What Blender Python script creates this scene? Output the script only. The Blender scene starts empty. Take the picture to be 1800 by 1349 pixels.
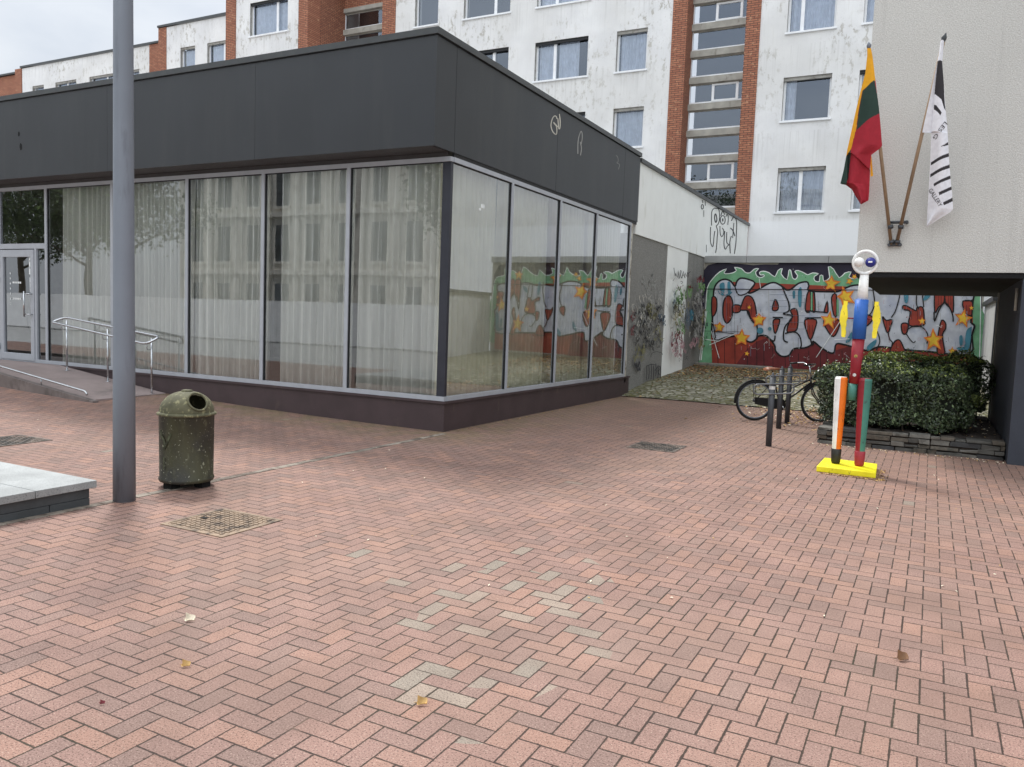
import bpy, math, random
from math import sin, cos, pi, radians, sqrt, floor
from mathutils import Vector, Matrix, noise
from mathutils.geometry import tessellate_polygon

SC = bpy.context.scene
COL = SC.collection
# ------------------------------------------------------------------ camera
CAMLOC = Vector((6.07, -9.604, 1.65))
F_PX, YAW, PIT, ROL = 1407.608, -4.79616184e-01, -8.09338211e-02, 3.70681951e-02
_fw = Vector((sin(YAW) * cos(PIT), cos(YAW) * cos(PIT), sin(PIT)))
_r0 = Vector((cos(YAW), -sin(YAW), 0)); _u0 = _r0.cross(_fw)
_rt = cos(ROL) * _r0 + sin(ROL) * _u0; _up = -sin(ROL) * _r0 + cos(ROL) * _u0
cd = bpy.data.cameras.new("camera"); cam = bpy.data.objects.new("camera", cd); COL.objects.link(cam)
cd.sensor_fit = 'HORIZONTAL'; cd.sensor_width = 36.0; cd.lens = F_PX / 1800 * 36
cd.clip_start = 0.05; cd.clip_end = 2000
cam.matrix_world = Matrix(((_rt.x, _up.x, -_fw.x, CAMLOC.x), (_rt.y, _up.y, -_fw.y, CAMLOC.y),
                           (_rt.z, _up.z, -_fw.z, CAMLOC.z), (0, 0, 0, 1)))
SC.camera = cam

# ------------------------------------------------------------------ view, sky, sun
SC.view_settings.view_transform = 'Standard'; SC.view_settings.look = 'None'
SC.view_settings.gamma = 1.0; SC.view_settings.use_curve_mapping = False
SC.view_settings.exposure = 0.60
SC.render.engine = 'CYCLES'
SC.cycles.use_denoising = True
SC.cycles.max_bounces = 8; SC.cycles.transparent_max_bounces = 16
SC.cycles.sample_clamp_indirect = 6
SUN_EL, SUN_AZ = radians(56), radians(-52)          # veiled, over the pavilion roof
w = bpy.data.worlds.new("World"); SC.world = w; w.use_nodes = True
nt = w.node_tree; nt.nodes.clear()
def _n(t, **k):
    n = nt.nodes.new(t)
    for a, b in k.items(): setattr(n, a, b)
    return n
out = _n('ShaderNodeOutputWorld'); bg = _n('ShaderNodeBackground'); bg.inputs[1].default_value = 0.10
sky = _n('ShaderNodeTexSky', sky_type='NISHITA', sun_disc=False, sun_elevation=SUN_EL, sun_rotation=SUN_AZ)
sky.air_density = 1.2; sky.dust_density = 2.0
tc = _n('ShaderNodeTexCoord')
sx = _n('ShaderNodeSeparateXYZ'); nt.links.new(tc.outputs['Generated'], sx.inputs[0])
def wm(op, a, b=None, c=None):
    n = _n('ShaderNodeMath', operation=op)
    for i, v in enumerate((a, b, c)):
        if v is None: continue
        if isinstance(v, (int, float)): n.inputs[i].default_value = v
        else: nt.links.new(v, n.inputs[i])
    return n.outputs[0]
mp = _n('ShaderNodeMapping'); mp.inputs['Scale'].default_value = (1.6, 1.6, 3.6); nt.links.new(tc.outputs['Generated'], mp.inputs[0])
nz = _n('ShaderNodeTexNoise'); nz.inputs['Scale'].default_value = 1.7; nz.inputs['Detail'].default_value = 8; nz.inputs['Roughness'].default_value = .55
nt.links.new(mp.outputs[0], nz.inputs['Vector'])
rp = _n('ShaderNodeValToRGB'); rp.color_ramp.elements[0].position = .36; rp.color_ramp.elements[1].position = .66
rp.color_ramp.elements[0].color = (5.3, 5.7, 6.3, 1); rp.color_ramp.elements[1].color = (7.4, 7.6, 7.8, 1)
nt.links.new(nz.outputs[0], rp.inputs[0])
# overcast luminance: brighter to the zenith, with a southern lobe added to light the walls
up = wm('MAXIMUM', sx.outputs[2], 0.0)
south = wm('MAXIMUM', wm('ADD', wm('MULTIPLY', sx.outputs[1], -0.62), wm('MULTIPLY', sx.outputs[2], 0.78)), 0.0)
lum = wm('ADD', wm('ADD', 0.70, wm('MULTIPLY', up, 0.55)), wm('MULTIPLY', wm('POWER', south, 2.2), 1.15))
vm = _n('ShaderNodeVectorMath', operation='SCALE'); nt.links.new(rp.outputs[0], vm.inputs[0]); nt.links.new(lum, vm.inputs[3])
mx = _n('ShaderNodeMix', data_type='RGBA'); mx.inputs[0].default_value = .88
nt.links.new(sky.outputs[0], mx.inputs[6]); nt.links.new(vm.outputs[0], mx.inputs[7])
nt.links.new(mx.outputs[2], bg.inputs[0]); nt.links.new(bg.outputs[0], out.inputs[0])
sd = bpy.data.lights.new("sun", 'SUN'); sd.energy = 2.1; sd.angle = radians(11); sd.color = (1, .97, .93)
so = bpy.data.objects.new("sun", sd); COL.objects.link(so)
_sv = Vector((sin(SUN_AZ) * cos(SUN_EL), cos(SUN_AZ) * cos(SUN_EL), sin(SUN_EL)))
so.rotation_euler = (-_sv).to_track_quat('-Z', 'Y').to_euler(); so.location = (0, 0, 40)

# ------------------------------------------------------------------ helpers
def W(px, py, n, d):
    """point of the plane n.p = d behind the photo's pixel (used to read real positions off the photo)"""
    ray = _fw + _rt * ((px - 900) / F_PX) - _up * ((py - 674.5) / F_PX)
    n = Vector(n); t = (d - n.dot(CAMLOC)) / n.dot(ray)
    return CAMLOC + ray * t
def s2l(c):
    o = []
    for v in c:
        v = v / 255
        o.append(v / 12.92 if v <= .04045 else ((v + .055) / 1.055) ** 2.4)
    return (*o, 1)

class NT:
    def __init__(s, name, rough=.6, metal=0, spec=None):
        s.m = bpy.data.materials.new(name); s.m.use_nodes = True; s.t = s.m.node_tree
        s.b = s.t.nodes['Principled BSDF']; s.b.inputs['Roughness'].default_value = rough; s.b.inputs['Metallic'].default_value = metal
        if spec is not None: s.b.inputs['Specular IOR Level'].default_value = spec
        s.tc = s.t.nodes.new('ShaderNodeTexCoord')
    def n(s, t, **k):
        x = s.t.nodes.new(t)
        for a, b in k.items(): setattr(x, a, b)
        return x
    def put(s, sock, v):
        if isinstance(v, (int, float, tuple)): sock.default_value = v
        else: s.t.links.new(v, sock)
    def ma(s, op, a, b=None, c=None):
        x = s.n('ShaderNodeMath', operation=op)
        for i, v in enumerate((a, b, c)):
            if v is not None: s.put(x.inputs[i], v)
        return x.outputs[0]
    def map(s, scale=(1, 1, 1), src='Object'):
        x = s.n('ShaderNodeMapping'); x.inputs['Scale'].default_value = scale; s.t.links.new(s.tc.outputs[src], x.inputs[0]); return x.outputs[0]
    def noise(s, scale, vec=None, detail=4, rough=.55):
        x = s.n('ShaderNodeTexNoise'); x.inputs['Scale'].default_value = scale; x.inputs['Detail'].default_value = detail; x.inputs['Roughness'].default_value = rough
        s.t.links.new(vec if vec is not None else s.tc.outputs['Object'], x.inputs['Vector']); return x.outputs[0]
    def step(s, v, lo, hi, a=0., b=1.):
        x = s.n('ShaderNodeMapRange', interpolation_type='SMOOTHSTEP'); s.put(x.inputs[0], v)
        for i, q in zip((1, 2, 3, 4), (lo, hi, a, b)): x.inputs[i].default_value = q
        return x.outputs[0]
    def mix(s, f, a, b, mode='MIX'):
        x = s.n('ShaderNodeMix', data_type='RGBA', blend_type=mode); s.put(x.inputs[0], f); s.put(x.inputs[6], a); s.put(x.inputs[7], b); return x.outputs[2]
    def ramp(s, v, cols):
        x = s.n('ShaderNodeValToRGB'); e = x.color_ramp.elements
        while len(e) < len(cols): e.new(.5)
        for q, (p, c) in zip(e, cols): q.position = p; q.color = c
        s.put(x.inputs[0], v); return x.outputs[0]
    def sep(s, v=None):
        x = s.n('ShaderNodeSeparateXYZ'); s.t.links.new(v if v is not None else s.tc.outputs['Object'], x.inputs[0]); return x.outputs
    def comb(s, x_, y_, z_=0.):
        x = s.n('ShaderNodeCombineXYZ'); [s.put(x.inputs[i], v) for i, v in enumerate((x_, y_, z_))]; return x.outputs[0]
    def bump(s, h, dist=.01, st=.6):
        x = s.n('ShaderNodeBump'); x.inputs['Strength'].default_value = st; x.inputs['Distance'].default_value = dist
        s.put(x.inputs['Height'], h); s.t.links.new(x.outputs[0], s.b.inputs['Normal'])
    def col(s, v): s.put(s.b.inputs['Base Color'], v)
    def rough(s, v): s.put(s.b.inputs['Roughness'], v)

def pm(name, rgb, rough=.6, var=.12, scale=4, metal=0, bump=0, bscale=80, dirt=None, spec=None):
    """procedural material: base colour with drifting tone, optional grain and dirt (rgb, scale, lo, hi, stretch)"""
    a = NT(name, rough, metal, spec); c = s2l(rgb)
    n = a.noise(scale); k = a.step(n, .3, .7, 1 - var, 1 + var)
    base = a.mix(1.0, c, a.comb(k, k, k), 'MULTIPLY')
    if dirt:
        drgb, ds, lo, hi, st = dirt
        dn = a.noise(ds, a.map((1, 1, st)), 8, .62)
        base = a.mix(a.step(dn, lo, hi), base, s2l(drgb))
    a.col(base)
    fine = a.noise(bscale, None, 3)
    a.rough(a.step(fine, .3, .7, max(.02, rough - .07), min(1, rough + .07)))
    if bump: a.bump(fine, bump)
    return a.m

ORG = {}
class MB:
    def __init__(s): s.v = []; s.f = []; s.mi = []; s.sm = []; s.mats = []
    def m(s, mat):
        if mat not in s.mats: s.mats.append(mat)
        return s.mats.index(mat)
    def add(s, vs, fs, mat, smooth=False):
        o = len(s.v); k = s.m(mat); s.v += [tuple(v) for v in vs]
        for f in fs: s.f.append(tuple(i + o for i in f)); s.mi.append(k); s.sm.append(smooth)
        return s
    def box(s, x0, x1, y0, y1, z0, z1, mat):
        x0, x1 = min(x0, x1), max(x0, x1); y0, y1 = min(y0, y1), max(y0, y1); z0, z1 = min(z0, z1), max(z0, z1)
        v = [(x0, y0, z0), (x1, y0, z0), (x1, y1, z0), (x0, y1, z0), (x0, y0, z1), (x1, y0, z1), (x1, y1, z1), (x0, y1, z1)]
        return s.add(v, [(0, 3, 2, 1), (4, 5, 6, 7), (0, 1, 5, 4), (1, 2, 6, 5), (2, 3, 7, 6), (3, 0, 4, 7)], mat)
    def hexa(s, b, t, mat):
        """solid from a bottom ring and a top ring of points (counter-clockwise from above)"""
        n = len(b)
        return s.add(list(b) + list(t), [tuple(range(n - 1, -1, -1)), tuple(range(n, 2 * n))] + [(i, (i + 1) % n, n + (i + 1) % n, n + i) for i in range(n)], mat)
    def quad(s, a, b, c, d, mat, smooth=False): return s.add([a, b, c, d], [(0, 1, 2, 3)], mat, smooth)
    def poly(s, pts, mat):
        tri = tessellate_polygon([[Vector(p) for p in pts]])
        return s.add(pts, [tuple(t) for t in tri], mat)
    def tube(s, path, r, mat, n=10, closed=False, cap=True):
        P = [Vector(p) for p in path]; N = len(P); rs = r if isinstance(r, (list, tuple)) else [r] * N
        T = []
        for i in range(N):
            a = P[(i - 1) % N] if (closed or i) else P[0]; b = P[(i + 1) % N] if (closed or i < N - 1) else P[-1]
            d = b - a; T.append(d.normalized() if d.length > 1e-9 else Vector((0, 0, 1)))
        up = Vector((0, 0, 1)) if abs(T[0].z) < .9 else Vector((1, 0, 0))
        nr = (up - T[0] * up.dot(T[0])).normalized(); vs = []
        for i in range(N):
            nr = (nr - T[i] * nr.dot(T[i])).normalized(); bi = T[i].cross(nr)
            for k in range(n):
                a = 2 * pi * k / n; vs.append(P[i] + (nr * cos(a) + bi * sin(a)) * rs[i])
        fs = []
        for i in range(N if closed else N - 1):
            j = (i + 1) % N
            for k in range(n): fs.append((i * n + k, i * n + (k + 1) % n, j * n + (k + 1) % n, j * n + k))
        s.add(vs, fs, mat, True)
        if cap and not closed:
            o = len(s.v) - N * n; k = s.m(mat)
            s.f.append(tuple(o + q for q in range(n - 1, -1, -1))); s.mi.append(k); s.sm.append(False)
            s.f.append(tuple(o + (N - 1) * n + q for q in range(n))); s.mi.append(k); s.sm.append(False)
        return s
    def lathe(s, prof, c, mat, n=32, smooth=True):
        vs = []; fs = []
        for r, z in prof:
            for k in range(n): vs.append((c[0] + r * cos(2 * pi * k / n), c[1] + r * sin(2 * pi * k / n), c[2] + z))
        for i in range(len(prof) - 1):
            for k in range(n): fs.append((i * n + k, i * n + (k + 1) % n, (i + 1) * n + (k + 1) % n, (i + 1) * n + k))
        s.add(vs, fs, mat, smooth); o = len(s.v) - len(vs); kk = s.m(mat)
        if prof[0][0] > 1e-5: s.f.append(tuple(o + q for q in range(n - 1, -1, -1))); s.mi.append(kk); s.sm.append(False)
        if prof[-1][0] > 1e-5: s.f.append(tuple(o + (len(prof) - 1) * n + q for q in range(n))); s.mi.append(kk); s.sm.append(False)
        return s
    def ball(s, c, r, mat, n=20, sc=(1, 1, 1)):
        vs = []; fs = []; h = n // 2
        for i in range(h + 1):
            a = pi * i / h
            for k in range(n): vs.append((c[0] + r * sc[0] * sin(a) * cos(2 * pi * k / n), c[1] + r * sc[1] * sin(a) * sin(2 * pi * k / n), c[2] - r * sc[2] * cos(a)))
        for i in range(h):
            for k in range(n): fs.append((i * n + k, i * n + (k + 1) % n, (i + 1) * n + (k + 1) % n, (i + 1) * n + k))
        return s.add(vs, fs, mat, True)
    def cut(s):
        """what follows is a part of its own with the same name"""
        s.cuts = getattr(s, 'cuts', []) + [(len(s.v), len(s.f))]; return s
    def build(s, name, parent=None, bevel=0):
        cuts = getattr(s, 'cuts', [])
        if cuts:
            at = [c for c in cuts if 0 < c[1] < len(s.f)]; first = None
            for (v0, f0), (v1, f1) in zip([(0, 0)] + at, at + [(len(s.v), len(s.f))]):
                if f1 <= f0: continue
                q = MB(); q.v = s.v[v0:v1]; q.f = [tuple(i - v0 for i in f) for f in s.f[f0:f1]]; q.mi = s.mi[f0:f1]; q.sm = s.sm[f0:f1]
                used = sorted(set(q.mi)); q.mats = [s.mats[k] for k in used]; q.mi = [used.index(k) for k in q.mi]
                o = q.build(name, parent, bevel); first = first or o
            return first
        o = ORG.get(parent.name, Vector()) if parent else Vector()
        me = bpy.data.meshes.new(name); me.from_pydata([tuple(Vector(v) - o) for v in s.v], [], s.f)
        for m_ in s.mats: me.materials.append(m_)
        me.polygons.foreach_set('material_index', s.mi); me.polygons.foreach_set('use_smooth', s.sm); me.update()
        ob = bpy.data.objects.new(name, me); COL.objects.link(ob)
        if parent: ob.parent = parent; ORG[ob.name] = o
        if bevel:
            b = ob.modifiers.new('bevel', 'BEVEL'); b.width = bevel; b.segments = 2; b.limit_method = 'ANGLE'; b.angle_limit = radians(40)
        return ob

def tag(o, label=None, cat=None, group=None, kind=None):
    if label: o['label'] = label
    if cat: o['category'] = cat
    if group: o['group'] = group
    if kind: o['kind'] = kind
    return o
def thing(name, label, cat, loc, group=None):
    o = bpy.data.objects.new(name, None); COL.objects.link(o); o.location = loc; o.empty_display_size = .2
    ORG[o.name] = Vector(loc); return tag(o, label, cat, group)
def copy_tree(o, loc, label, parent=None):
    c = o.copy(); COL.objects.link(c)
    if parent: c.parent = parent
    else: c.location = loc; c['label'] = label
    for ch in list(o.children): copy_tree(ch, None, None, c)
    return c
def structure(mb, name): return tag(mb.build(name), kind='structure')

def smooth_loop(pts, n=5, closed=True):
    """Catmull-Rom through 2-D points"""
    N = len(pts); o = []
    rng = range(N) if closed else range(N - 1)
    for i in rng:
        g = (lambda k: pts[k % N]) if closed else (lambda k: pts[max(0, min(N - 1, k))])
        p0, p1, p2, p3 = g(i - 1), g(i), g(i + 1), g(i + 2)
        for k in range(n):
            t = k / n
            o.append(tuple(.5 * (2 * p1[a] + (p2[a] - p0[a]) * t + (2 * p0[a] - 5 * p1[a] + 4 * p2[a] - p3[a]) * t * t + (3 * p1[a] - p0[a] - 3 * p2[a] + p3[a]) * t ** 3) for a in (0, 1)))
    if not closed: o.append(pts[-1])
    return o
class Paint:
    """flat paint on a wall: 2-D shapes (u, v) carried to the wall by fn(u, v, lift); every new shape lies a little further out"""
    def __init__(s, fn): s.mb = MB(); s.fn = fn; s.k = 0
    def lift(s): s.k += 1; return .002 + s.k * .00025
    def fill(s, pts, mat, sm=0):
        h = s.lift()
        if sm: pts = smooth_loop(pts, sm)
        s.mb.poly([s.fn(u, v, h) for u, v in pts], mat)
    def stroke(s, pts, wd, mat, sm=4, closed=False, taper=False):
        h = s.lift()
        if sm: pts = smooth_loop(pts, sm, closed)
        P = [Vector(p) for p in pts]; N = len(P); L = []; R = []
        for i in range(N):
            a = P[(i - 1) % N] if (closed or i) else P[0]; b = P[(i + 1) % N] if (closed or i < N - 1) else P[-1]
            d = b - a; d = d.normalized() if d.length > 1e-9 else Vector((1, 0)); q = Vector((-d.y, d.x)); k = wd / 2
            if taper: k *= .55 + .45 * sin(pi * i / max(1, N - 1))
            L.append(P[i] + q * k); R.append(P[i] - q * k)
        vs = [s.fn(p.x, p.y, h) for p in L] + [s.fn(p.x, p.y, h) for p in R]
        fs = [(i, (i + 1) % N, N + (i + 1) % N, N + i) for i in range(N if closed else N - 1)]
        s.mb.add(vs, fs, mat)
    def disc(s, c, r, mat, n=18, ry=None):
        s.fill([(c[0] + r * cos(2 * pi * k / n), c[1] + (ry or r) * sin(2 * pi * k / n)) for k in range(n)], mat)

# ------------------------------------------------------------------ materials
def glass_mat(name, tint, refl=1.0, ior=1.5, rough=0.0, gc=(.95, .97, 1, 1)):
    a = NT(name); t = a.t; t.nodes.remove(a.b)
    o = [n for n in t.nodes if n.type == 'OUTPUT_MATERIAL'][0]
    tr = a.n('ShaderNodeBsdfTransparent'); tr.inputs[0].default_value = tint
    gl = a.n('ShaderNodeBsdfGlossy'); gl.inputs['Roughness'].default_value = rough; gl.inputs[0].default_value = gc
    wv = a.noise(.55, None, 2); b = a.n('ShaderNodeBump'); b.inputs['Strength'].default_value = .25; b.inputs['Distance'].default_value = .006
    t.links.new(wv, b.inputs['Height']); t.links.new(b.outputs[0], gl.inputs['Normal'])
    fr = a.n('ShaderNodeFresnel'); fr.inputs[0].default_value = ior
    f = a.ma('MINIMUM', a.ma('MULTIPLY', fr.outputs[0], refl), .92)
    ms = a.n('ShaderNodeMixShader'); t.links.new(f, ms.inputs[0]); t.links.new(tr.outputs[0], ms.inputs[1]); t.links.new(gl.outputs[0], ms.inputs[2])
    t.links.new(ms.outputs[0], o.inputs[0]); return a.m

def paver_mat():
    a = NT('herringbone_pavers', .75, spec=.35); x, y, z = a.sep()
    gx = a.ma('DIVIDE', a.ma('SUBTRACT', x, 4.536), .1); gy = a.ma('DIVIDE', a.ma('ADD', y, 6.675), .1)
    i = a.ma('FLOOR', gx); j = a.ma('FLOOR', gy); fx = a.ma('SUBTRACT', gx, i); fy = a.ma('SUBTRACT', gy, j)
    mm = a.ma('FLOORED_MODULO', a.ma('ADD', i, j), 4.0); V = a.ma('GREATER_THAN', mm, 1.5); Hh = a.ma('SUBTRACT', 1.0, V)
    off = a.ma('SUBTRACT', mm, a.ma('MULTIPLY', V, 2.0))
    u = a.ma('ADD', a.ma('ADD', a.ma('MULTIPLY', V, fy), a.ma('MULTIPLY', Hh, fx)), off)
    v = a.ma('ADD', a.ma('MULTIPLY', V, fx), a.ma('MULTIPLY', Hh, fy))
    ix = a.ma('SUBTRACT', i, a.ma('MULTIPLY', Hh, off)); iy = a.ma('SUBTRACT', j, a.ma('MULTIPLY', V, off))
    wn = a.n('ShaderNodeTexWhiteNoise', noise_dimensions='3D'); a.t.links.new(a.comb(ix, iy, V), wn.inputs['Vector'])
    rc = a.sep(wn.outputs['Color'])
    wob = a.ma('MULTIPLY', a.ma('SUBTRACT', a.noise(38, None, 4, .7), .5), .10)
    d = a.ma('ADD', a.ma('MINIMUM', a.ma('MINIMUM', u, a.ma('SUBTRACT', 2.0, u)), a.ma('MINIMUM', v, a.ma('SUBTRACT', 1.0, v))), wob)
    jw = a.ma('ADD', .008, a.ma('MULTIPLY', rc[2], .026))
    mask = a.step(a.ma('SUBTRACT', d, jw), 0, .03)
    c = a.ramp(rc[0], [(0, s2l((130, 106, 97))), (.2, s2l((140, 111, 101))), (.45, s2l((145, 114, 103))), (.7, s2l((149, 117, 104))), (.88, s2l((156, 120, 104))), (1, s2l((136, 112, 103)))])
    # the odd grey replacement bricks, most of them in one patch of the square
    dx = a.ma('SUBTRACT', x, 4.05); dy = a.ma('SUBTRACT', y, -5.75)
    dist = a.ma('SQRT', a.ma('ADD', a.ma('POWER', a.ma('MULTIPLY', a.ma('ADD', dx, a.ma('MULTIPLY', dy, .28)), 1.1), 2.0), a.ma('POWER', a.ma('MULTIPLY', dy, .62), 2.0)))
    thr = a.step(dist, .3, .95, .72, .9985)
    grey = a.ma('GREATER_THAN', rc[1], thr)
    c = a.mix(grey, c, a.ramp(rc[2], [(0, s2l((134, 126, 114))), (1, s2l((152, 136, 122)))]))
    sp = a.noise(125, None, 2, .8); c = a.mix(a.step(sp, .545, .63, 0, .85), c, s2l((64, 50, 46)))
    c = a.mix(a.step(a.noise(105, a.map((1, 1.13, 1)), 2, .75), .58, .68, 0, .5), c, s2l((206, 182, 166)))
    big = a.noise(.45, None, 5); c = a.mix(a.step(big, .42, .75, 0, .35), c, s2l((150, 126, 112)))
    med = a.noise(2.3, None, 6); k = a.step(med, .25, .75, .86, 1.1); c = a.mix(1., c, a.comb(k, k, k), 'MULTIPLY')
    c = a.mix(a.step(a.noise(.9, a.map((1, 1, 1)), 7, .65), .47, .70, 0, .38), c, s2l((112, 88, 77)))
    gm = a.n('ShaderNodeTexVoronoi'); gm.inputs['Scale'].default_value = 1.6; a.t.links.new(a.tc.outputs['Object'], gm.inputs['Vector'])
    c = a.mix(a.step(gm.outputs['Distance'], .016, .026, .55, 0), c, s2l((84, 76, 70)))
    # moss and damp along the foot of the pavilion
    dd = a.ma('SQRT', a.ma('ADD', a.ma('POWER', a.ma('MAXIMUM', x, 0.), 2.), a.ma('POWER', a.ma('MAXIMUM', a.ma('MULTIPLY', y, -1.), 0.), 2.)))
    mo = a.ma('MULTIPLY', a.step(dd, .05, 1.5, 1., 0.), a.step(a.noise(3.0, None, 6), .3, .62))
    c = a.mix(a.ma('MULTIPLY', mo, .62), c, s2l((112, 104, 70)))
    c = a.mix(a.ma('MULTIPLY', a.step(y, -2.0, 5.0), .5), c, s2l((124, 100, 86)))  # pavers browned towards the buildings, shade put into the colour
    jc = a.mix(a.step(a.noise(1.3, None, 4), .45, .7), s2l((60, 47, 40)), s2l((56, 50, 36)))
    jc = a.mix(a.step(a.noise(3.1, None, 5), .58, .72), jc, s2l((110, 90, 77)))
    a.col(a.mix(mask, jc, c)); a.rough(a.step(sp, .3, .7, .62, .85))
    tl = a.ma('MULTIPLY', a.ma('ADD', rc[1], a.ma('MULTIPLY', a.ma('SUBTRACT', rc[0], .5), a.ma('ADD', u, v))), .42)
    a.bump(a.ma('ADD', a.ma('ADD', mask, a.ma('MULTIPLY', sp, .18)), tl), .004, .8)
    return a.m

def brick_mat(name, axis='x', dark=1.0):
    a = NT(name, .85); x, y, z = a.sep(); u = x if axis == 'x' else y
    b = a.n('ShaderNodeTexBrick'); a.t.links.new(a.comb(u, z, 0.), b.inputs['Vector'])
    b.inputs['Scale'].default_value = 1; b.inputs['Brick Width'].default_value = .26; b.inputs['Row Height'].default_value = .077; b.inputs['Mortar Size'].default_value = .012
    b.inputs['Bias'].default_value = -.1
    b.inputs['Color1'].default_value = s2l((180 * dark, 120 * dark, 92 * dark)); b.inputs['Color2'].default_value = s2l((154 * dark, 96 * dark, 74 * dark)); b.inputs['Mortar'].default_value = s2l((88, 66, 56))
    c = a.mix(a.step(a.noise(1.8, None, 6), .4, .75, 0, .45), b.outputs[0], s2l((136 * dark, 88 * dark, 70 * dark)))
    c = a.mix(a.step(a.noise(9, None, 3), .60, .70, 0, .6), c, s2l((200, 158, 124)))
    a.col(c); a.bump(b.outputs['Fac'], -.006, .6); return a.m

def plaster_mat():
    a = NT('white_peeling_plaster', .85); x, y, z = a.sep()
    c = a.mix(a.step(a.noise(.8, None, 5), .3, .7), s2l((222, 222, 222)), s2l((236, 236, 235)))
    hi = a.step(z, 6.0, 12.5, .12, 1.)
    big = a.step(a.noise(.42, a.map((1, 1, 1.3)), 5), .42, .58)
    st = a.noise(3.4, a.map((1.5, 1, .8)), 11, .74)
    pe = a.ma('MULTIPLY', a.step(st, .52, .59), a.ma('MULTIPLY', big, hi))
    c = a.mix(a.ma('MULTIPLY', pe, .8), c, a.mix(a.step(a.noise(2, None, 4), .4, .6), s2l((190, 187, 178)), s2l((166, 160, 148))))
    cr = a.step(a.noise(9, a.map((2.0, 1, .8)), 9, .8), .575, .64)
    c = a.mix(a.ma('MULTIPLY', cr, a.ma('MULTIPLY', hi, a.step(a.noise(.6, None, 3), .42, .6, .03, .62))), c, s2l((150, 146, 138)))
    dr = a.step(a.noise(5, a.map((3, 1, .14)), 5), .56, .75, 0, .2); c = a.mix(dr, c, s2l((190, 186, 176)))
    c = a.mix(a.step(a.noise(.25, None, 4), .42, .62, 0, .35), c, s2l((206, 204, 198)))
    zz = a.ma('FLOORED_MODULO', a.ma('ADD', z, .3), 2.93); sk = a.ma('MULTIPLY', a.step(zz, 1.2, 2.7, 0., 1.), a.step(a.noise(7, a.map((1.3, 1, .03)), 4), .5, .66))
    c = a.mix(a.ma('MULTIPLY', sk, .2), c, s2l((150, 148, 140)))
    lowclean = a.step(z, 5.35, 5.5, 1., 0.); c = a.mix(a.ma('MULTIPLY', lowclean, .85), c, s2l((236, 237, 238)))
    a.col(c); a.bump(a.ma('SUBTRACT', a.noise(30, None, 5), a.ma('MULTIPLY', pe, .6)), .014, .6); return a.m

def render_mat(name, rgb, rgb2, sc=70, rough=.9, dist=.012):
    a = NT(name, rough); v = a.n('ShaderNodeTexVoronoi'); v.inputs['Scale'].default_value = sc; a.t.links.new(a.tc.outputs['Object'], v.inputs['Vector'])
    n = a.noise(sc * .9, None, 3); c = a.mix(a.step(n, .35, .68), s2l(rgb), s2l(rgb2))
    c = a.mix(a.step(a.noise(.35, None, 5), .35, .75, 0, .25), c, s2l([q * .86 for q in rgb]))
    c = a.mix(a.step(a.noise(2.2, a.map((2.2, 2.2, .08)), 5), .54, .74, 0, .16), c, s2l([q * .62 for q in rgb]))
    a.col(c); a.bump(a.ma('ADD', n, v.outputs['Distance']), dist, .8); return a.m

def cobble_mat():
    a = NT('mossy_cobbles', .9); v = a.n('ShaderNodeTexVoronoi', feature='F1'); v.inputs['Scale'].default_value = 6.5
    vec = a.map((1, 1.25, 0)); a.t.links.new(vec, v.inputs['Vector'])
    e = a.n('ShaderNodeTexVoronoi', feature='DISTANCE_TO_EDGE'); e.inputs['Scale'].default_value = 6.5; a.t.links.new(vec, e.inputs['Vector'])
    rc = a.sep(v.outputs['Color'])
    c = a.ramp(rc[0], [(0, s2l((118, 115, 102))), (.5, s2l((150, 146, 130))), (1, s2l((184, 180, 164)))])
    mk = a.step(a.ma('ADD', e.outputs[0], a.ma('MULTIPLY', a.ma('SUBTRACT', a.noise(14, None, 4), .5), .16)), .05, .15)
    g = a.mix(a.step(a.noise(5, None, 4), .35, .65), s2l((78, 76, 48)), s2l((104, 102, 62)))
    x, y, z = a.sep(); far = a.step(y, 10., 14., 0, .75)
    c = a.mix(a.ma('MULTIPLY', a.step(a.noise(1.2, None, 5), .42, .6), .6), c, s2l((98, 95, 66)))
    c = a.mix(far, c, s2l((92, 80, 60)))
    a.col(a.mix(mk, g, c)); a.bump(a.ma('ADD', mk, a.ma('MULTIPLY', a.noise(60, None, 3), .4)), .03, .8); return a.m

M = {}
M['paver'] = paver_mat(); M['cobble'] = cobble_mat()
M['brick'] = brick_mat('red_brick_front', 'x'); M['brick_side'] = brick_mat('red_brick_return_shaded', 'y', .93)  # return copy is darkened to put shade on the side faces
M['plaster'] = plaster_mat()
M['pebble'] = render_mat('grey_pebble_render', (186, 185, 179), (208, 207, 202), 75, .9, .004)
M['reveal'] = pm('grey_window_reveal', (158, 156, 150), .9, .15, 5, dirt=((110, 106, 98), 6, .5, .7, 1))
M['stucco'] = render_mat('dark_grey_pebbledash', (122, 121, 118), (156, 155, 150), 60)
M['asphalt'] = pm('grey_asphalt', (172, 172, 170), .9, .1, 2, bump=.004, bscale=200)
M['fascia'] = pm('anthracite_cladding', (43, 46, 50), .45, .08, 1.2, bscale=240, dirt=((52, 54, 56), 2.2, .45, .75, .12))
M['coping'] = pm('anthracite_coping', (60, 63, 64), .4, .12, 6, dirt=((120, 122, 120), 40, .72, .78, 1))
M['soffit'] = pm('dark_brown_soffit', (58, 55, 55), .6, .1)
M['plinth'] = pm('dark_purple_brown_plinth', (68, 55, 57), .55, .12, 2.5, bump=.002, dirt=((92, 80, 72), 3, .6, .8, .4))
M['alu'] = pm('grey_painted_aluminium', (168, 172, 178), .38, .05, 5)
M['alu_dark'] = pm('dark_steel_post', (42, 44, 54), .4, .1)
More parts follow.
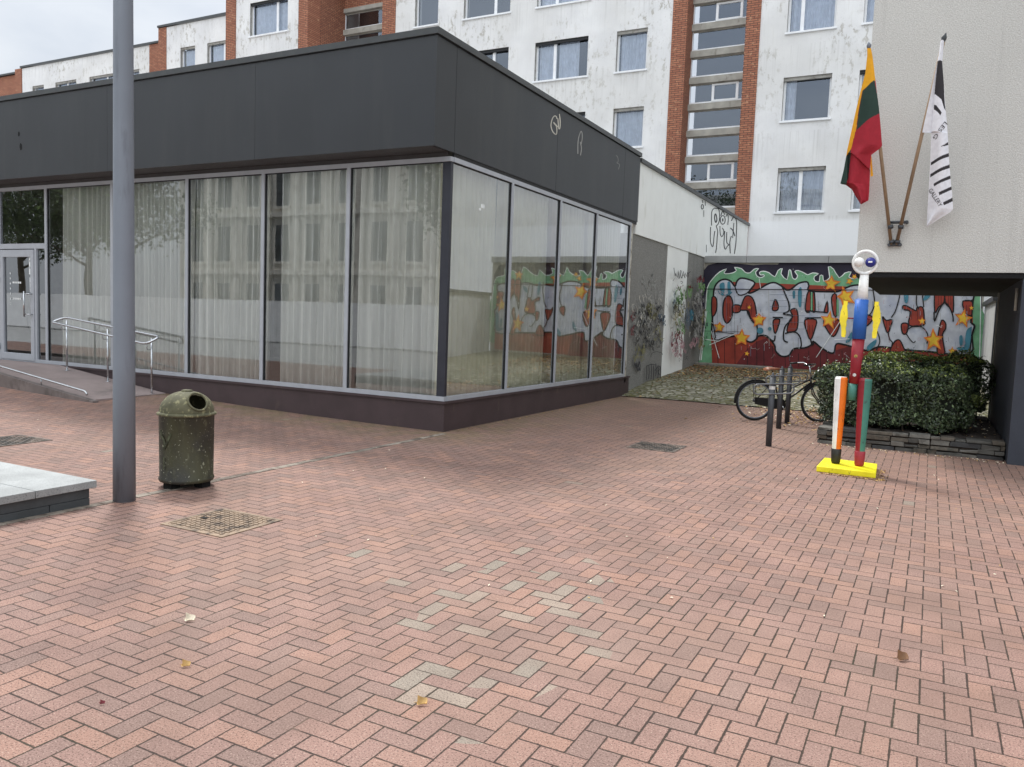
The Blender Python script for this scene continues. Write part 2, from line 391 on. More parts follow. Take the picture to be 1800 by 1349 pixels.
M['hoop'] = pm('dull_grey_steel_hoop', (96, 98, 102), .4, .15, 9)
M['rubber'] = pm('black_gasket', (24, 25, 27), .6)
M['glass'] = glass_mat('shop_window_glass', (.97, .98, .97, 1), 2.6, 1.55)
M['glass_apt'] = glass_mat('apartment_window_glass', (.88, .92, .97, 1), 2.8, 1.6, 0, (.76, .86, 1, 1))
M['glass_side'] = glass_mat('side_window_glass', (.90, .93, .90, 1), 3.7, 1.5)
M['door_glass'] = glass_mat('door_glass', (.6, .64, .64, 1), 3.0, 1.55)
M['dark'] = pm('unlit_interior_dark', (46, 47, 48), .9)
M['inner'] = pm('interior_paint', (150, 150, 144), .9)
M['floor_in'] = pm('interior_floor', (120, 116, 108), .5, .1)
def sheer_mat(name, rgb):
    """thin curtain cloth: see-through where it hangs flat to the eye, dense where a fold turns away"""
    a = NT(name, .9, spec=.1); t = a.t; x, y, z = a.sep()
    k = a.step(a.noise(9, a.map((1, 1, .05)), 4), .3, .7, .82, 1.02); a.col(a.mix(1., s2l(rgb), a.comb(k, k, k), 'MULTIPLY'))
    lw = a.n('ShaderNodeLayerWeight'); lw.inputs[0].default_value = .5
    op = a.step(lw.outputs['Facing'], .1, .7, .66, 1.)
    tr = a.n('ShaderNodeBsdfTransparent'); ms = a.n('ShaderNodeMixShader'); o = [n for n in t.nodes if n.type == 'OUTPUT_MATERIAL'][0]
    t.links.new(op, ms.inputs[0]); t.links.new(tr.outputs[0], ms.inputs[1]); t.links.new(a.b.outputs[0], ms.inputs[2]); t.links.new(ms.outputs[0], o.inputs[0]); return a.m
M['curtain'] = sheer_mat('grey_sheer_curtain_cloth', (246, 247, 240))
M['curtain_white'] = pm('cream_curtain_cloth', (236, 233, 216), .9, .04, 3, bscale=300)
M['net'] = pm('white_net_curtain', (226, 228, 232), .9, .1, 5)
M['white_paint'] = pm('white_painted_frame', (236, 238, 240), .4, .04, 6)
M['concrete'] = pm('grey_concrete', (166, 163, 154), .85, .14, 3, bump=.003, bscale=90, dirt=((120, 116, 106), 4, .56, .75, .5))
M['conc_dark'] = pm('stained_concrete', (128, 124, 116), .88, .2, 3, bump=.004, bscale=70, dirt=((84, 84, 66), 3, .5, .7, .4))
M['panel_white'] = pm('white_cement_panel', (242, 244, 241), .8, .03, 1.5, bump=.003, bscale=50, dirt=((216, 217, 208), 3, .55, .8, .25))
M['steel'] = pm('brushed_stainless_steel', (196, 198, 200), .22, .06, 12, metal=1)
M['zinc'] = pm('grey_powder_coated_pole', (116, 122, 131), .5, .05, 2, bump=.0006, bscale=120, dirt=((88, 92, 100), 6, .54, .72, .16))
M['ramp'] = pm('purple_grey_concrete_ramp', (142, 128, 124), .85, .12, 2, bump=.003, bscale=120, dirt=((110, 102, 98), 2.2, .52, .75, 1))
M['kerb'] = pm('grey_kerb_concrete', (120, 110, 106), .85, .14, 3, bump=.003, bscale=90, dirt=((92, 84, 80), 3, .5, .72, .6))
M['drain'] = pm('worn_drain_stone', (142, 132, 120), .8, .35, 3, bump=.004, bscale=70, dirt=((92, 80, 70), 5, .45, .62, 1))
M['granite'] = pm('light_speckled_granite', (160, 163, 162), .65, .16, 3, bump=.002, bscale=200, dirt=((96, 98, 100), 150, .54, .64, 1))
M['granite_edge'] = pm('sawn_granite_edge', (150, 152, 150), .7, .12, 9, bump=.002, bscale=200, dirt=((92, 94, 96), 160, .55, .66, 1))
M['slate'] = pm('dark_slate_block', (70, 74, 76), .65, .16, 5, bump=.003, bscale=60)
M['iron'] = pm('weathered_cast_iron', (138, 118, 98), .7, .3, 9, metal=.0, bump=.003, bscale=90, dirt=((76, 64, 54), 7, .48, .62, 1))
M['iron_dark'] = pm('damp_cast_iron', (112, 100, 90), .65, .3, 9, metal=.0, dirt=((60, 56, 52), 6, .42, .58, 1))
M['void'] = pm('deep_black', (8, 8, 8), .9)
M['soil'] = pm('dark_planting_soil', (54, 46, 40), .95, .35, 12, bump=.03, bscale=40, dirt=((104, 92, 74), 60, .66, .74, 1))
M['post_black'] = pm('charcoal_painted_steel', (62, 64, 68), .45, .12, 14)
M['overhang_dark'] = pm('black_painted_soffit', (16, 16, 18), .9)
M['blue_grey'] = pm('blue_grey_painted_render', (52, 56, 65), .75, .08, 3, bump=.004, bscale=150)
M['wall_grey'] = pm('light_grey_render', (176, 177, 176), .85, .08, 2, bump=.004)
P_ = lambda n, c, r=.75: pm(n, c, r, .2, 2.6, bscale=60, dirt=(tuple(q * .72 for q in c), 5, .55, .8, .4))
for k, c in dict(navy=(40, 36, 54), green=(116, 170, 130), wht=(236, 240, 238), red=(150, 58, 44), dred=(108, 36, 40), blk=(20, 17, 20), teal=(70, 130, 150),
                 orange=(222, 126, 48), yellow=(228, 186, 54), sp_grey=(168, 168, 164), sp_pink=(190, 150, 156), sp_lime=(112, 150, 92), sp_olive=(140, 136, 94), sp_blue=(92, 108, 124), sp_char=(50, 50, 54), sp_red=(124, 52, 58), sp_cream=(206, 202, 190)).items():
    M[k] = P_('spray_paint_' + k, c)
M['silver'] = pm('spray_paint_silver', (196, 200, 209), .55, .16, 3, bump=.004, bscale=40, dirt=((172, 178, 196), 1.4, .45, .7, 1))

# ------------------------------------------------------------------ ground
def gz(x, y):
    """the square lifts gently towards the entrance of the pavilion"""
    if x >= 0 or y < -9: return 0.0
    return min(.28, .0035 * x * x) * max(0., 1 - .22 * max(0, -y)) if y > -4.5 else 0.0
def yard_z(y):
    if y < 7.3: return 0.
    if y < 9.25: return .22 * (y - 7.3) / 1.95
    return .22 + .30 * (y - 9.25) / 4.95
b = MB(); b.quad((-400, -400, -.05), (400, -400, -.05), (400, 400, -.05), (-400, 400, -.05), M['asphalt']); structure(b, 'ground')
b = MB(); xs = [-60, -40, -20, -14, -12] + [-11 + .5 * i for i in range(23)] + [1, 4, 8, 12, 20]; ys = [-9.6, -8, -6, -4.5] + [-4 + .5 * i for i in range(9)] + [1, 2, 4, 6, 7.5]
vs = [(x, y, gz(x, y)) for y in ys for x in xs]; nx = len(xs)
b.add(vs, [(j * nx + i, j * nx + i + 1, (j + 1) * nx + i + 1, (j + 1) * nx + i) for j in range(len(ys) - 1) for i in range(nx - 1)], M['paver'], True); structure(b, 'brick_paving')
b = MB(); ys = [7.42 + (14.25 - 7.42) * i / 40 for i in range(41)]; xs = [-.3 + 10 * i / 50 for i in range(51)]
vs = []
for y in ys:
    for x in xs:
        yy = y + (.35 * (x < 1) if 0 else 0); vs.append((x, yy + (.28 * sin(x * 1.3) * .12 if y < 7.6 else 0), yard_z(y) + .005 + .012 * noise.noise(Vector((x * 2.3, y * 2.3, 0)))))
b.add(vs, [(j * 51 + i, j * 51 + i + 1, (j + 1) * 51 + i + 1, (j + 1) * 51 + i) for j in range(40) for i in range(50)], M['cobble'], True); structure(b, 'cobbled_yard')
# pale drain line running out from the pavilion's corner
b = MB()
for i in range(60):
    y0 = -.12 - i * .155; b.box(.055 + random.Random(i).uniform(-.008, .008), .14 + random.Random(i + 99).uniform(-.008, .008), y0 - .146, y0, -.02, .0045, M['drain'])
structure(b, 'drain_channel')
b = MB(); rr = random.Random(5)
for i in range(34):
    t = i / 34; x0 = -12 + 6.4 * t
    b.box(x0, x0 + .17, -3.22 + rr.uniform(-.01, .01), -3.13, gz(x0, -3.2) - .02, gz(x0 + .1, -3.2) + .006, M['drain'])
structure(b, 'kerb_line')

# ------------------------------------------------------------------ pavilion
pav = thing('pavilion', 'low glass pavilion with dark grey cladding band over its windows and dark plinth', 'pavilion', (0, 0, 0))
XL, YR = -15.0, 7.85
b = MB()    # plinth, butt-jointed at the corner
b.box(XL, 0, 0, .25, -.1, .405, M['plinth']); b.box(-.25, 0, .25, YR, -.1, .405, M['plinth'])
b.build('plinth_wall', pav)
b = MB(); b.box(XL, .03, -.03, .25, .405, .44, M['plinth']); b.box(-.25, .03, .25, YR, .405, .44, M['plinth']); b.build('plinth_ledge', pav)
b = MB()
sx_ = [XL, -13.52, -10.09, -6.66, -3.23, .018]
for i in range(5): b.box(sx_[i] + .002, sx_[i + 1] - (.002 if i < 4 else 0), -.47, -.44, 3.915, 5.34, M['fascia'])
sy_ = [-.4398, .035, 3.42, 6.87, YR + .02]
for i in range(4): b.box(-.012, .018, sy_[i] + (.004 if i else 0), sy_[i + 1] - .004, 3.915, 5.34, M['fascia'])
b.box(XL, -.016, -.436, -.40, 3.93, 5.33, M['rubber']); b.box(-.045, -.016, -.40, YR, 3.93, 5.33, M['rubber'])
b.build('fascia', pav)
b = MB(); b.box(XL, .05, -.50, -.35, 5.355, 5.44, M['coping']); b.box(-.15, .05, -.35, YR + .03, 5.355, 5.44, M['coping']); b.build('coping', pav)
b = MB(); b.box(XL, -.05, -.43, .0, 3.92, 3.95, M['soffit']); b.box(-.40, -.015, .0, YR, 3.92, 3.95, M['soffit']); b.build('soffit', pav)
b = MB(); b.box(XL, -.05, -.34, 7.7, 5.25, 5.33, M['coping']); b.build('roof', pav)
b = MB(); b.box(XL, -.3, 5.9, 6.0, .0, 5.2, M['inner']); b.box(XL, XL + .1, .3, 5.9, 0, 5.2, M['inner']); b.box(XL + .1, -.3, .3, 5.9, 3.95, 4.0, M['inner']); b.box(-9.1, -9.0, .35, 5.9, .42, 3.95, M['inner']); b.build('inner_wall', pav)
b = MB(); b.box(XL + .1, -.26, .26, 5.9, .36, .42, M['floor_in']); b.build('inner_floor', pav)
MX = [-1.79, -3.51, -5.25, -7.19, -9.12]; MY = [1.84, 3.72, 5.48, 7.48]
zb0, zb1, zt0, zt1 = .441, .505, 3.795, 3.86
b = MB()
b.box(XL, .0, -.012, .06, zb0, zb1, M['alu']); b.box(XL, .0, -.012, .06, zt0, zt1, M['alu'])
b.box(-.06, .012, .06, 7.52, zb0, zb1, M['alu']); b.box(-.06, .012, .06, 7.52, zt0, zt1, M['alu'])
for x in MX: b.box(x - .032, x + .032, -.014, .06, zb1, zt0, M['alu'])
for y in MY: b.box(-.06, .014, y - .03, y + .03, zb1, zt0, M['alu'])
b.box(XL, -.06, 0, .02, zt1, 3.92, M['soffit']); b.box(-.02, 0.005, .06, YR, zt1, 3.92, M['rubber'])
b.build('window_frame', pav)
b = MB(); b.box(-.145, -.01, .012, .05, zb1, zt0, M['alu_dark']); b.box(-.05, -.012, .05, .075, zb1, zt0, M['alu_dark']); b.build('corner_post', pav)
b = MB()   # gaskets
for x0, x1 in zip(MX[1:] + [], MX[:-1]): pass
edges = [0] + MX
for k in range(5):
    xr, xl = edges[k] - (.15 if k == 0 else .032), edges[k + 1] + .032
    b.box(xl, xl + .014, .004, .03, zb1, zt0, M['rubber']); b.box(xl + .014, xr, .004, .03, zt0 - .014, zt0, M['rubber'])
ed = [.075] + MY
for k in range(4):
    y0, y1 = ed[k] + (.03 if k else 0), ed[k + 1] - .03
    b.box(-.03, -.004, y1 - .016, y1, zb1, zt0, M['rubber']); b.box(-.03, -.004, y0, y1 - .016, zt0 - .014, zt0, M['rubber'])
b.build('gasket', pav)
for k in range(5):
    xr, xl = edges[k] - (.145 if k == 0 else .034), edges[k + 1] + .034
    b = MB(); b.quad((xl, .022, zb1), (xr, .022, zb1), (xr, .022, zt0), (xl, .022, zt0), M['glass']); b.build('glass_pane', pav)
for k in range(4):
    y0, y1 = ed[k] + (.03 if k else .0), ed[k + 1] - .03
    b = MB(); b.quad((-.022, y0, zb1), (-.022, y1, zb1), (-.022, y1, zt0), (-.022, y0, zt0), M['glass_side']); b.build('glass_pane', pav)
# entrance: transom, side light, door
b = MB()
b.box(XL, -9.152, -.012, .06, 2.66, 2.76, M['alu']); b.box(-9.485, -9.425, -.012, .06, zb1, 2.66, M['alu']); b.box(-10.68, -10.62, -.012, .06, zb1, 2.66, M['alu']); b.box(-10.68, -10.62, -.012, .06, 2.76, zt0, M['alu'])
b.build('entrance_frame', pav)
for x0, x1, z0, z1 in ((-10.62, -9.152, 2.76, zt0), (-9.425, -9.152, zb1, 2.66), (XL, -10.68, zb1, zt0)):
    b = MB(); b.quad((x0, .022, z0), (x1, .022, z0), (x1, .022, z1), (x0, .022, z1), M['door_glass']); b.build('glass_pane', pav)
b = MB(); dx0, dx1 = -10.61, -9.49
b.box(dx0, dx0 + .11, -.026, .04, .47, 2.64, M['alu']); b.box(dx1 - .11, dx1, -.026, .04, .47, 2.64, M['alu'])
b.box(dx0 + .11, dx1 - .11, -.026, .04, .47, .60, M['alu']); b.box(dx0 + .11, dx1 - .11, -.026, .04, 2.50, 2.64, M['alu'])
door = b.build('door', pav, bevel=.004)
b = MB(); b.quad((dx0 + .11, .01, .60), (dx1 - .11, .01, .60), (dx1 - .11, .01, 2.50), (dx0 + .11, .01, 2.50), M['door_glass']); b.build('door_glass', door)
b = MB(); hx = dx1 - .21
b.tube([(hx, -.09, 1.33), (hx, -.09, 1.83)], .016, M['steel']); b.tube([(hx, -.09, 1.38), (dx1 - .05, -.09, 1.38), (dx1 - .05, -.02, 1.38)], .012, M['steel']); b.tube([(hx, -.09, 1.78), (dx1 - .05, -.09, 1.78), (dx1 - .05, -.02, 1.78)], .012, M['steel'])
b.build('handle', door)
b = MB()
for z in (.66, 2.0, 2.3): b.cut(); b.tube([(dx0 - .01, -.04, z), (dx0 - .01, -.04, z + .11)], .018, M['alu'])
b.build('hinge', door)
b = MB()
b.cut(); b.box(dx1 - .185, dx1 - .115, .002, .006, 2.16, 2.49, M['wht'])
for z in (2.40, 2.27): b.box(dx1 - .163, dx1 - .137, -.001, .0015, z, z + .045, M['sp_char'])
b.cut(); b.box(dx1 - .17, dx1 - .115, .002, .006, 1.82, 2.10, M['wht'])
for z in (1.98, 1.88): b.box(dx1 - .152, dx1 - .128, -.001, .0015, z, z + .035, M['sp_char'])
b.lathe([(.035, 0), (.035, .002)], (0, 0, 0), M['wht'], 4) if 0 else None
for q in range(7): b.cut(); b.box(-10.31, -10.285, .002, .006, 1.56 + .1 * q, 1.595 + .1 * q, M['wht'])
for z in (1.98, 1.66):
    b.cut()
    for q in range(5): b.box(-10.22 + q * .058, -10.18 + q * .058, .002, .006, z, z + .036, M['wht'])
b.build('sticker', door)
# two holes and the seam on the left panel, spray tags on the right panel
b = MB()
for (px, py, r) in ((33, 236, .035), (36.5, 258, .05)):
    b.cut(); p = W(px, py, (0, 1, 0), -.472); b.poly([(p.x + r * cos(q * pi / 5) * rr.uniform(.7, 1), -.4725, p.z + r * 1.5 * sin(q * pi / 5) * rr.uniform(.7, 1)) for q in range(10)], M['void'])
b.build('cable_hole', pav)
def fas(u, v, h):
    p = W(940 + u / 10.588, 180 + v / 10.588, (1, 0, 0), .018); return (.018 + h, p.y, p.z)
t = Paint(fas); g = M['sp_cream']
t.stroke([(410, 310), (400, 270), (370, 255), (335, 290), (310, 360), (300, 440), (320, 520), (350, 570), (390, 600), (408, 570), (408, 480), (390, 430), (360, 400), (350, 370)], 17, g)
t.stroke([(355, 380), (400, 430), (430, 462)], 15, g); t.stroke([(428, 300), (435, 400), (445, 490), (465, 480), (470, 350), (455, 220)], 17, g)
t.mb.cut(); t.stroke([(800, 960), (800, 780), (815, 660), (840, 580), (862, 540), (880, 590), (880, 680), (865, 760), (852, 800)], 15, M['sp_grey']); t.stroke([(845, 740), (866, 860), (848, 990)], 16, M['sp_grey'])
t.mb.cut(); t.stroke([(1510, 990), (1540, 1020), (1550, 1100), (1525, 1130), (1575, 1160), (1555, 1250)], 6, M['sp_grey'])
t.mb.build('spray_tag', pav)
p = W(848, 363, (1, 0, 0), -.02)
b = MB(); b.box(-.02, -.012, p.y - .05, p.y + .05, p.z - .03, p.z + .03, M['wht']); b.box(-.02, -.012, p.y - .1, p.y - .055, p.z - .07, p.z - .035, M['wht']); b.build('glass_patch', pav)

def curtain(axis, a0, a1, depth, z0, z1, mat, seed, label, amp=.055, pitch=.135):
    """hanging cloth with irregular vertical folds"""
    r = random.Random(seed); n = int((a1 - a0) / .018); b = MB(); vs = []
    ph = r.uniform(0, 6); zz = [z1, z1 - .5, (z0 + z1) / 2, z0 + .4, z0]
    for i in range(n + 1):
        a = a0 + (a1 - a0) * i / n
        k = a / pitch + .9 * noise.noise(Vector((a * 1.7, seed * 3.1, 0))) + 2.2 * noise.noise(Vector((a * .8, seed * 5.7, 2)))
        for q, z in enumerate(zz):
            sg = sin(2 * pi * k + ph + .12 * q); w_ = amp * (.75 + .1 * q) * (1.5 * abs(sg) ** .7 * (1 if sg > 0 else -.6) + .35 * sin(4.1 * pi * k + 1.3 + q * .1)) * (.65 + .7 * abs(noise.noise(Vector((a * 2.6, seed, 4))))) + .03 * noise.noise(Vector((a * .9, z * .4, seed)))
            vs.append((a + .01 * q * sin(k), depth + w_, z) if axis == 'x' else (depth - w_, a, z))
    m_ = len(zz); b.add(vs, [(i * m_ + q, i * m_ + q + 1, (i + 1) * m_ + q + 1, (i + 1) * m_ + q) for i in range(n) for q in range(m_ - 1)], mat, True)
    return tag(b.build('curtain'), label, 'curtain', 'curtains inside the pavilion windows')
curtain('x', -1.76, -.22, .20, .46, 3.9, M['curtain'], 1, 'grey curtain behind the front pane next to the dark corner post')
curtain('x', -3.30, -1.80, .20, .46, 3.9, M['curtain'], 2, 'grey curtain with a dark gap beside it, behind second front pane from corner')
curtain('x', -5.22, -3.55, .20, .46, 3.9, M['curtain'], 3, 'grey curtain in the middle front pane, right of the trash bin')
curtain('x', -7.02, -5.27, .20, .46, 3.9, M['curtain'], 4, 'grey green curtain behind pane partly hidden by the lamp post')
curtain('x', -8.9, -7.1, .20, .46, 3.9, M['curtain'], 5, 'grey green curtain behind the handrail and beside the glass door', .055, .15)
curtain('y', .12, 1.80, -.26, .46, 3.9, M['curtain_white'], 6, 'cream curtain behind the side pane nearest the corner', .05, .15)
curtain('y', 1.88, 3.68, -.26, .46, 3.9, M['curtain_white'], 7, 'cream curtain behind second side pane from the corner', .05, .15)
curtain('y', 4.15, 5.45, -.26, .46, 3.9, M['curtain_white'], 8, 'cream curtain beside the brown board in the third side pane')
curtain('y', 5.51, 7.45, -.26, .46, 3.9, M['curtain_white'], 9, 'cream curtain in the last side pane next to the grey wall')
b = MB(); b.box(-.3, -.2, 3.78, 4.14, .46, 3.9, pm('brown_board', (140, 106, 82), .7)); tag(b.build('board'), 'tall narrow brown board standing behind a side window', 'board')

# ramp, kerb, rails
rz = lambda x: .44 if x <= -8.67 else .12 + .1116 * (-5.8 - x)
b = MB(); b.box(XL, -8.67, -1.40, -.035, -.05, .44, M['ramp'])
b.hexa([(-8.67, -1.40, -.05), (-5.72, -1.40, -.05), (-5.72, -.035, -.05), (-8.67, -.035, -.05)], [(-8.67, -1.40, .44), (-5.72, -1.40, .109), (-5.72, -.035, .125), (-8.67, -.035, .44)], M['ramp'])
b.box(XL, -8.67, -1.5, -1.40, -.05, .50, M['kerb'])
b.hexa([(-8.67, -1.5, -.05), (-5.6, -1.5, -.05), (-5.6, -1.40, -.05), (-8.67, -1.40, -.05)], [(-8.67, -1.5, .44), (-5.6, -1.5, .10), (-5.6, -1.40, .10), (-8.67, -1.40, .44)], M['kerb'])
structure(b, 'ramp')
hr = thing('handrail', 'stainless handrail loop on three posts beside the window wall', 'handrail', (-7, -.3, .25))
def arc_path(pts, r=.06, n=4):
    o = []; N = len(pts)
    for i in range(N):
        p = Vector(pts[i]); a = (Vector(pts[i - 1]) - p); c = (Vector(pts[(i + 1) % N]) - p); ra = min(r, a.length * .45); rc = min(r, c.length * .45)
        s = p + a.normalized() * ra; e = p + c.normalized() * rc
        for k in range(n + 1): t = k / n; o.append((1 - t) ** 2 * s + 2 * t * (1 - t) * p + t * t * e)
    return o
b = MB(); b.tube(arc_path([(-8.24, -.2, 1.365), (-5.66, -.2, 1.115), (-5.80, -.37, .985), (-8.41, -.37, 1.27)], .1), .021, M['steel'], 10, True); b.build('rail', hr)
for x in (-8.12, -6.96, -5.80):
    b = MB(); b.tube([(x, -.26, rz(x) - .02), (x, -.26, 1.20 + .1 * (-7 - x))], .017, M['steel']); b.lathe([(.045, 0), (.045, .008)], (x, -.26, rz(x) + .001), M['steel'], 16)
    zl = .985 + (-5.80 - x) * .1092
    b.tube([(x, -.26, zl - .10), (x - .02, -.33, zl - .1), (x, -.37, zl - .02)], .007, M['steel'], 8)
    b.build('post', hr)
lr = thing('low_rail', 'low stainless tube rail running down along the ramp kerb', 'rail', (-7, -1.45, .2))
b = MB(); b.tube(arc_path([(-14, -1.45, .57), (-8.67, -1.45, .56), (-5.83, -1.45, .235), (-5.79, -1.45, .09)], .06)[5:-5], .018, M['steel'])
b.build('rail', lr)
b = MB()
for x in (-10.2, -8.2, -7.0): b.cut(); b.tube([(x, -1.45, rz(x)), (x, -1.45, rz(x) + .12)], .01, M['steel'], 8)
b.build('bracket', lr)

# ------------------------------------------------------------------ annex wall with scribbles
ax = thing('annex_wall', 'long pebbledash wall with white upper band and scribbled graffiti, beside the pavilion', 'wall', (0, 11, 0))
b = MB(); b.box(-.3, -.02, YR + .02, 19.96, 3.66, 5.26, M['panel_white']); b.build('upper_wall', ax)
b = MB(); b.box(-.34, .04, YR + .05, 19.96, 5.262, 5.345, M['coping']); b.build('coping', ax)
b = MB(); b.box(-.3, -.05, YR - .2, 10.48, -.1, 3.655, M['stucco']); b.box(-.3, -.042, 10.48, 12.4, -.1, 3.655, M['panel_white']); b.box(-.3, -.05, 12.4, 14.2, -.1, 3.655, M['stucco']); b.build('lower_wall', ax)
b = MB(); b.box(-.05, .0, 7.54, 7.63, .3, 3.86, pm('peeling_white_strip', (196, 190, 178), .8, .3, 9, dirt=((110, 98, 84), 7, .5, .6, .5))); b.build('edge_strip', ax)
def wal(u, v, h):
    p = W(1200 + u / 11.244, 330 + v / 11.244, (1, 0, 0), -.02); return (-.02 + h, p.y, p.z)
t = Paint(wal); g = M['sp_char']
for s_, wd in (([(570, 750), (570, 600), (575, 480), (610, 420), (660, 410), (710, 430), (725, 520), (725, 640), (700, 720), (660, 760)], 17), ([(640, 520), (630, 600), (650, 690), (675, 640), (660, 540), (640, 520)], 22),
               ([(550, 780), (545, 900), (550, 1080), (590, 1170), (610, 1080), (620, 950), (635, 860)], 17), ([(660, 760), (690, 860), (680, 1000), (670, 1160), (650, 1290)], 17),
               ([(750, 560), (790, 470), (830, 540)], 18), ([(735, 760), (740, 900), (765, 970), (800, 930), (810, 850), (780, 800)], 16), ([(850, 580), (880, 530), (900, 600), (890, 740)], 15),
               ([(830, 860), (820, 1000), (815, 1120), (840, 1220), (880, 1160), (910, 1130), (870, 1080), (870, 880)], 17), ([(960, 660), (1000, 590), (1050, 620), (1065, 720), (1060, 900), (1050, 1100), (1020, 1310)], 18),
               ([(940, 800), (990, 850), (1030, 960)], 20), ([(960, 960), (930, 1080), (940, 1300)], 18), ([(1010, 700), (1000, 830), (985, 1000)], 15), ([(385, 250), (400, 310)], 14), ([(440, 270), (445, 360)], 12), ([(415, 450), (415, 580)], 10), ([(465, 1130), (465, 1280)], 9)):
    t.stroke(s_, wd, g)
for c, rx, ry in (((790, 640), 48, 85), ((385, 380), 22, 45)):
    t.stroke([(c[0] + rx * cos(q * pi / 6), c[1] + ry * sin(q * pi / 6)) for q in range(12)], 16, g, 3, True)
t.disc((790, 640), 14, g, 12, 34)
t.mb.build('bubble_tag', ax)
def low(u, v, h):
    p = W(1090 + u / 5.188, 420 + v / 5.188, (1, 0, 0), -.042); return (-.042 + h, p.y, p.z)
t = Paint(low); r = random.Random(11)
def scrib(cx, cy, ww, hh, mat, n, wd=3.2, wild=1.):
    for _ in range(n):
        x = cx + r.uniform(-ww, ww); y = cy + r.uniform(-hh, hh); pts = [(x, y)]
        for q in range(r.randint(4, 9)):
            x += r.uniform(-9, 10) * wild; y += r.uniform(-24, 24) * wild
            if abs(y - cy) > hh * 1.4: y = cy + r.uniform(-hh, hh)
            x = max(cx - ww * 1.3, min(cx + ww * 1.3, x)); pts.append((x, y))
        t.stroke(pts, wd * r.uniform(.7, 1.35), mat, 3, False, True)
S = lambda k: M[k]
scrib(270, 430, 120, 70, S('sp_grey'), 17, 3.4, .8); scrib(280, 325, 15, 12, S('sp_grey'), 4, 6, .4)
scrib(270, 665, 55, 60, S('sp_olive'), 30, 6); scrib(160, 660, 50, 60, S('sp_grey'), 14); scrib(110, 690, 16, 60, S('sp_red'), 8, 4); scrib(230, 650, 22, 60, S('sp_char'), 8, 4); scrib(345, 660, 20, 60, S('sp_char'), 6, 4)
scrib(370, 740, 30, 40, S('sp_blue'), 12, 6); scrib(190, 840, 70, 90, S('sp_char'), 30, 4); scrib(190, 820, 70, 80, S('sp_grey'), 18, 3); scrib(340, 860, 40, 60, S('sp_olive'), 8, 5); scrib(260, 960, 60, 30, S('sp_char'), 14, 4)
scrib(100, 820, 14, 60, S('sp_red'), 6, 4); scrib(150, 1020, 36, 70, S('sp_lime'), 0); scrib(150, 1030, 40, 70, M['yellow'], 0); scrib(155, 1040, 45, 70, S('sp_olive'), 20, 5); scrib(140, 1170, 30, 40, S('sp_char'), 12, 5)
t.stroke([(260, 1080), (270, 1045), (310, 1030), (360, 1040), (368, 1058)], 4, S('sp_char'))
for q in range(7): x = 222 + q * 21; t.stroke([(x, 1150 + r.uniform(-15, 10)), (x + 3, 1210), (x - 2, 1270 + r.uniform(-20, 25))], 6, S('sp_char'), 3)
t.stroke([(225, 1160), (260, 1145), (300, 1150)], 6, S('sp_char')); t.stroke([(300, 1200), (330, 1160), (345, 1180), (330, 1215), (350, 1250)], 6, S('sp_char'))
scrib(230, 700, 130, 190, S('sp_cream'), 30, 3); scrib(230, 800, 120, 190, S('blk'), 34, 3); scrib(660, 700, 50, 180, S('sp_cream'), 22, 3); scrib(660, 760, 50, 170, S('blk'), 22, 3); scrib(500, 760, 70, 180, S('sp_char'), 26, 3); scrib(200, 760, 110, 150, S('sp_grey'), 34, 2.6); scrib(230, 780, 120, 150, S('sp_char'), 34, 2.4); scrib(300, 560, 90, 60, S('sp_grey'), 16, 2.4); scrib(200, 900, 110, 110, S('conc_dark'), 20, 3)
# black name scrawled on the white strip
for s_ in ([(450, 265), (462, 340), (468, 315)], [(468, 315), (485, 355), (490, 290), (497, 365)], [(503, 360), (510, 290), (520, 300), (512, 330), (524, 362)], [(525, 362), (538, 295), (547, 352)], [(528, 335), (548, 328)], [(553, 360), (556, 310), (572, 352), (574, 305)], [(582, 352), (585, 310)], [(575, 318), (605, 300)]):
    t.stroke(s_, 5, S('blk'), 2)
t.stroke([(510, 392), (525, 388), (530, 402), (515, 408)], 4, S('blk')); t.stroke([(440, 385), (455, 365)], 4, S('blk'))
scrib(500, 520, 26, 80, S('sp_lime'), 22, 7); scrib(585, 490, 24, 60, S('sp_lime'), 16, 7); scrib(500, 450, 40, 25, S('sp_red'), 7, 4, .5); scrib(595, 440, 20, 12, S('sp_red'), 5, 4, .5)
scrib(455, 560, 14, 70, S('sp_blue'), 8, 3); scrib(500, 700, 60, 100, S('sp_cream'), 26, 4); scrib(510, 680, 60, 80, S('sp_olive'), 22, 5); scrib(520, 800, 50, 60, S('sp_lime'), 14, 5); scrib(490, 620, 50, 40, S('sp_char'), 12, 3)
scrib(470, 920, 50, 60, S('sp_red'), 16, 6); scrib(490, 1010, 60, 60, S('sp_pink'), 22, 4); scrib(500, 1050, 60, 60, S('sp_char'), 10, 2.5); scrib(560, 740, 30, 80, S('sp_blue'), 18, 4); scrib(600, 690, 14, 40, S('teal'), 10, 6)
scrib(685, 365, 30, 25, S('sp_red'), 16, 6, .6); scrib(670, 450, 40, 50, S('sp_lime'), 14, 5); scrib(665, 600, 45, 120, S('sp_grey'), 36, 4); scrib(665, 640, 45, 130, S('sp_char'), 22, 3); scrib(700, 720, 20, 60, S('sp_olive'), 10, 5); scrib(650, 830, 40, 60, S('sp_grey'), 16, 4); scrib(620, 950, 40, 40, S('sp_pink'), 14, 5); scrib(680, 940, 24, 60, S('sp_olive'), 14, 5); scrib(700, 820, 30, 90, S('sp_char'), 12, 4)
t.mb.build('scribble', ax)

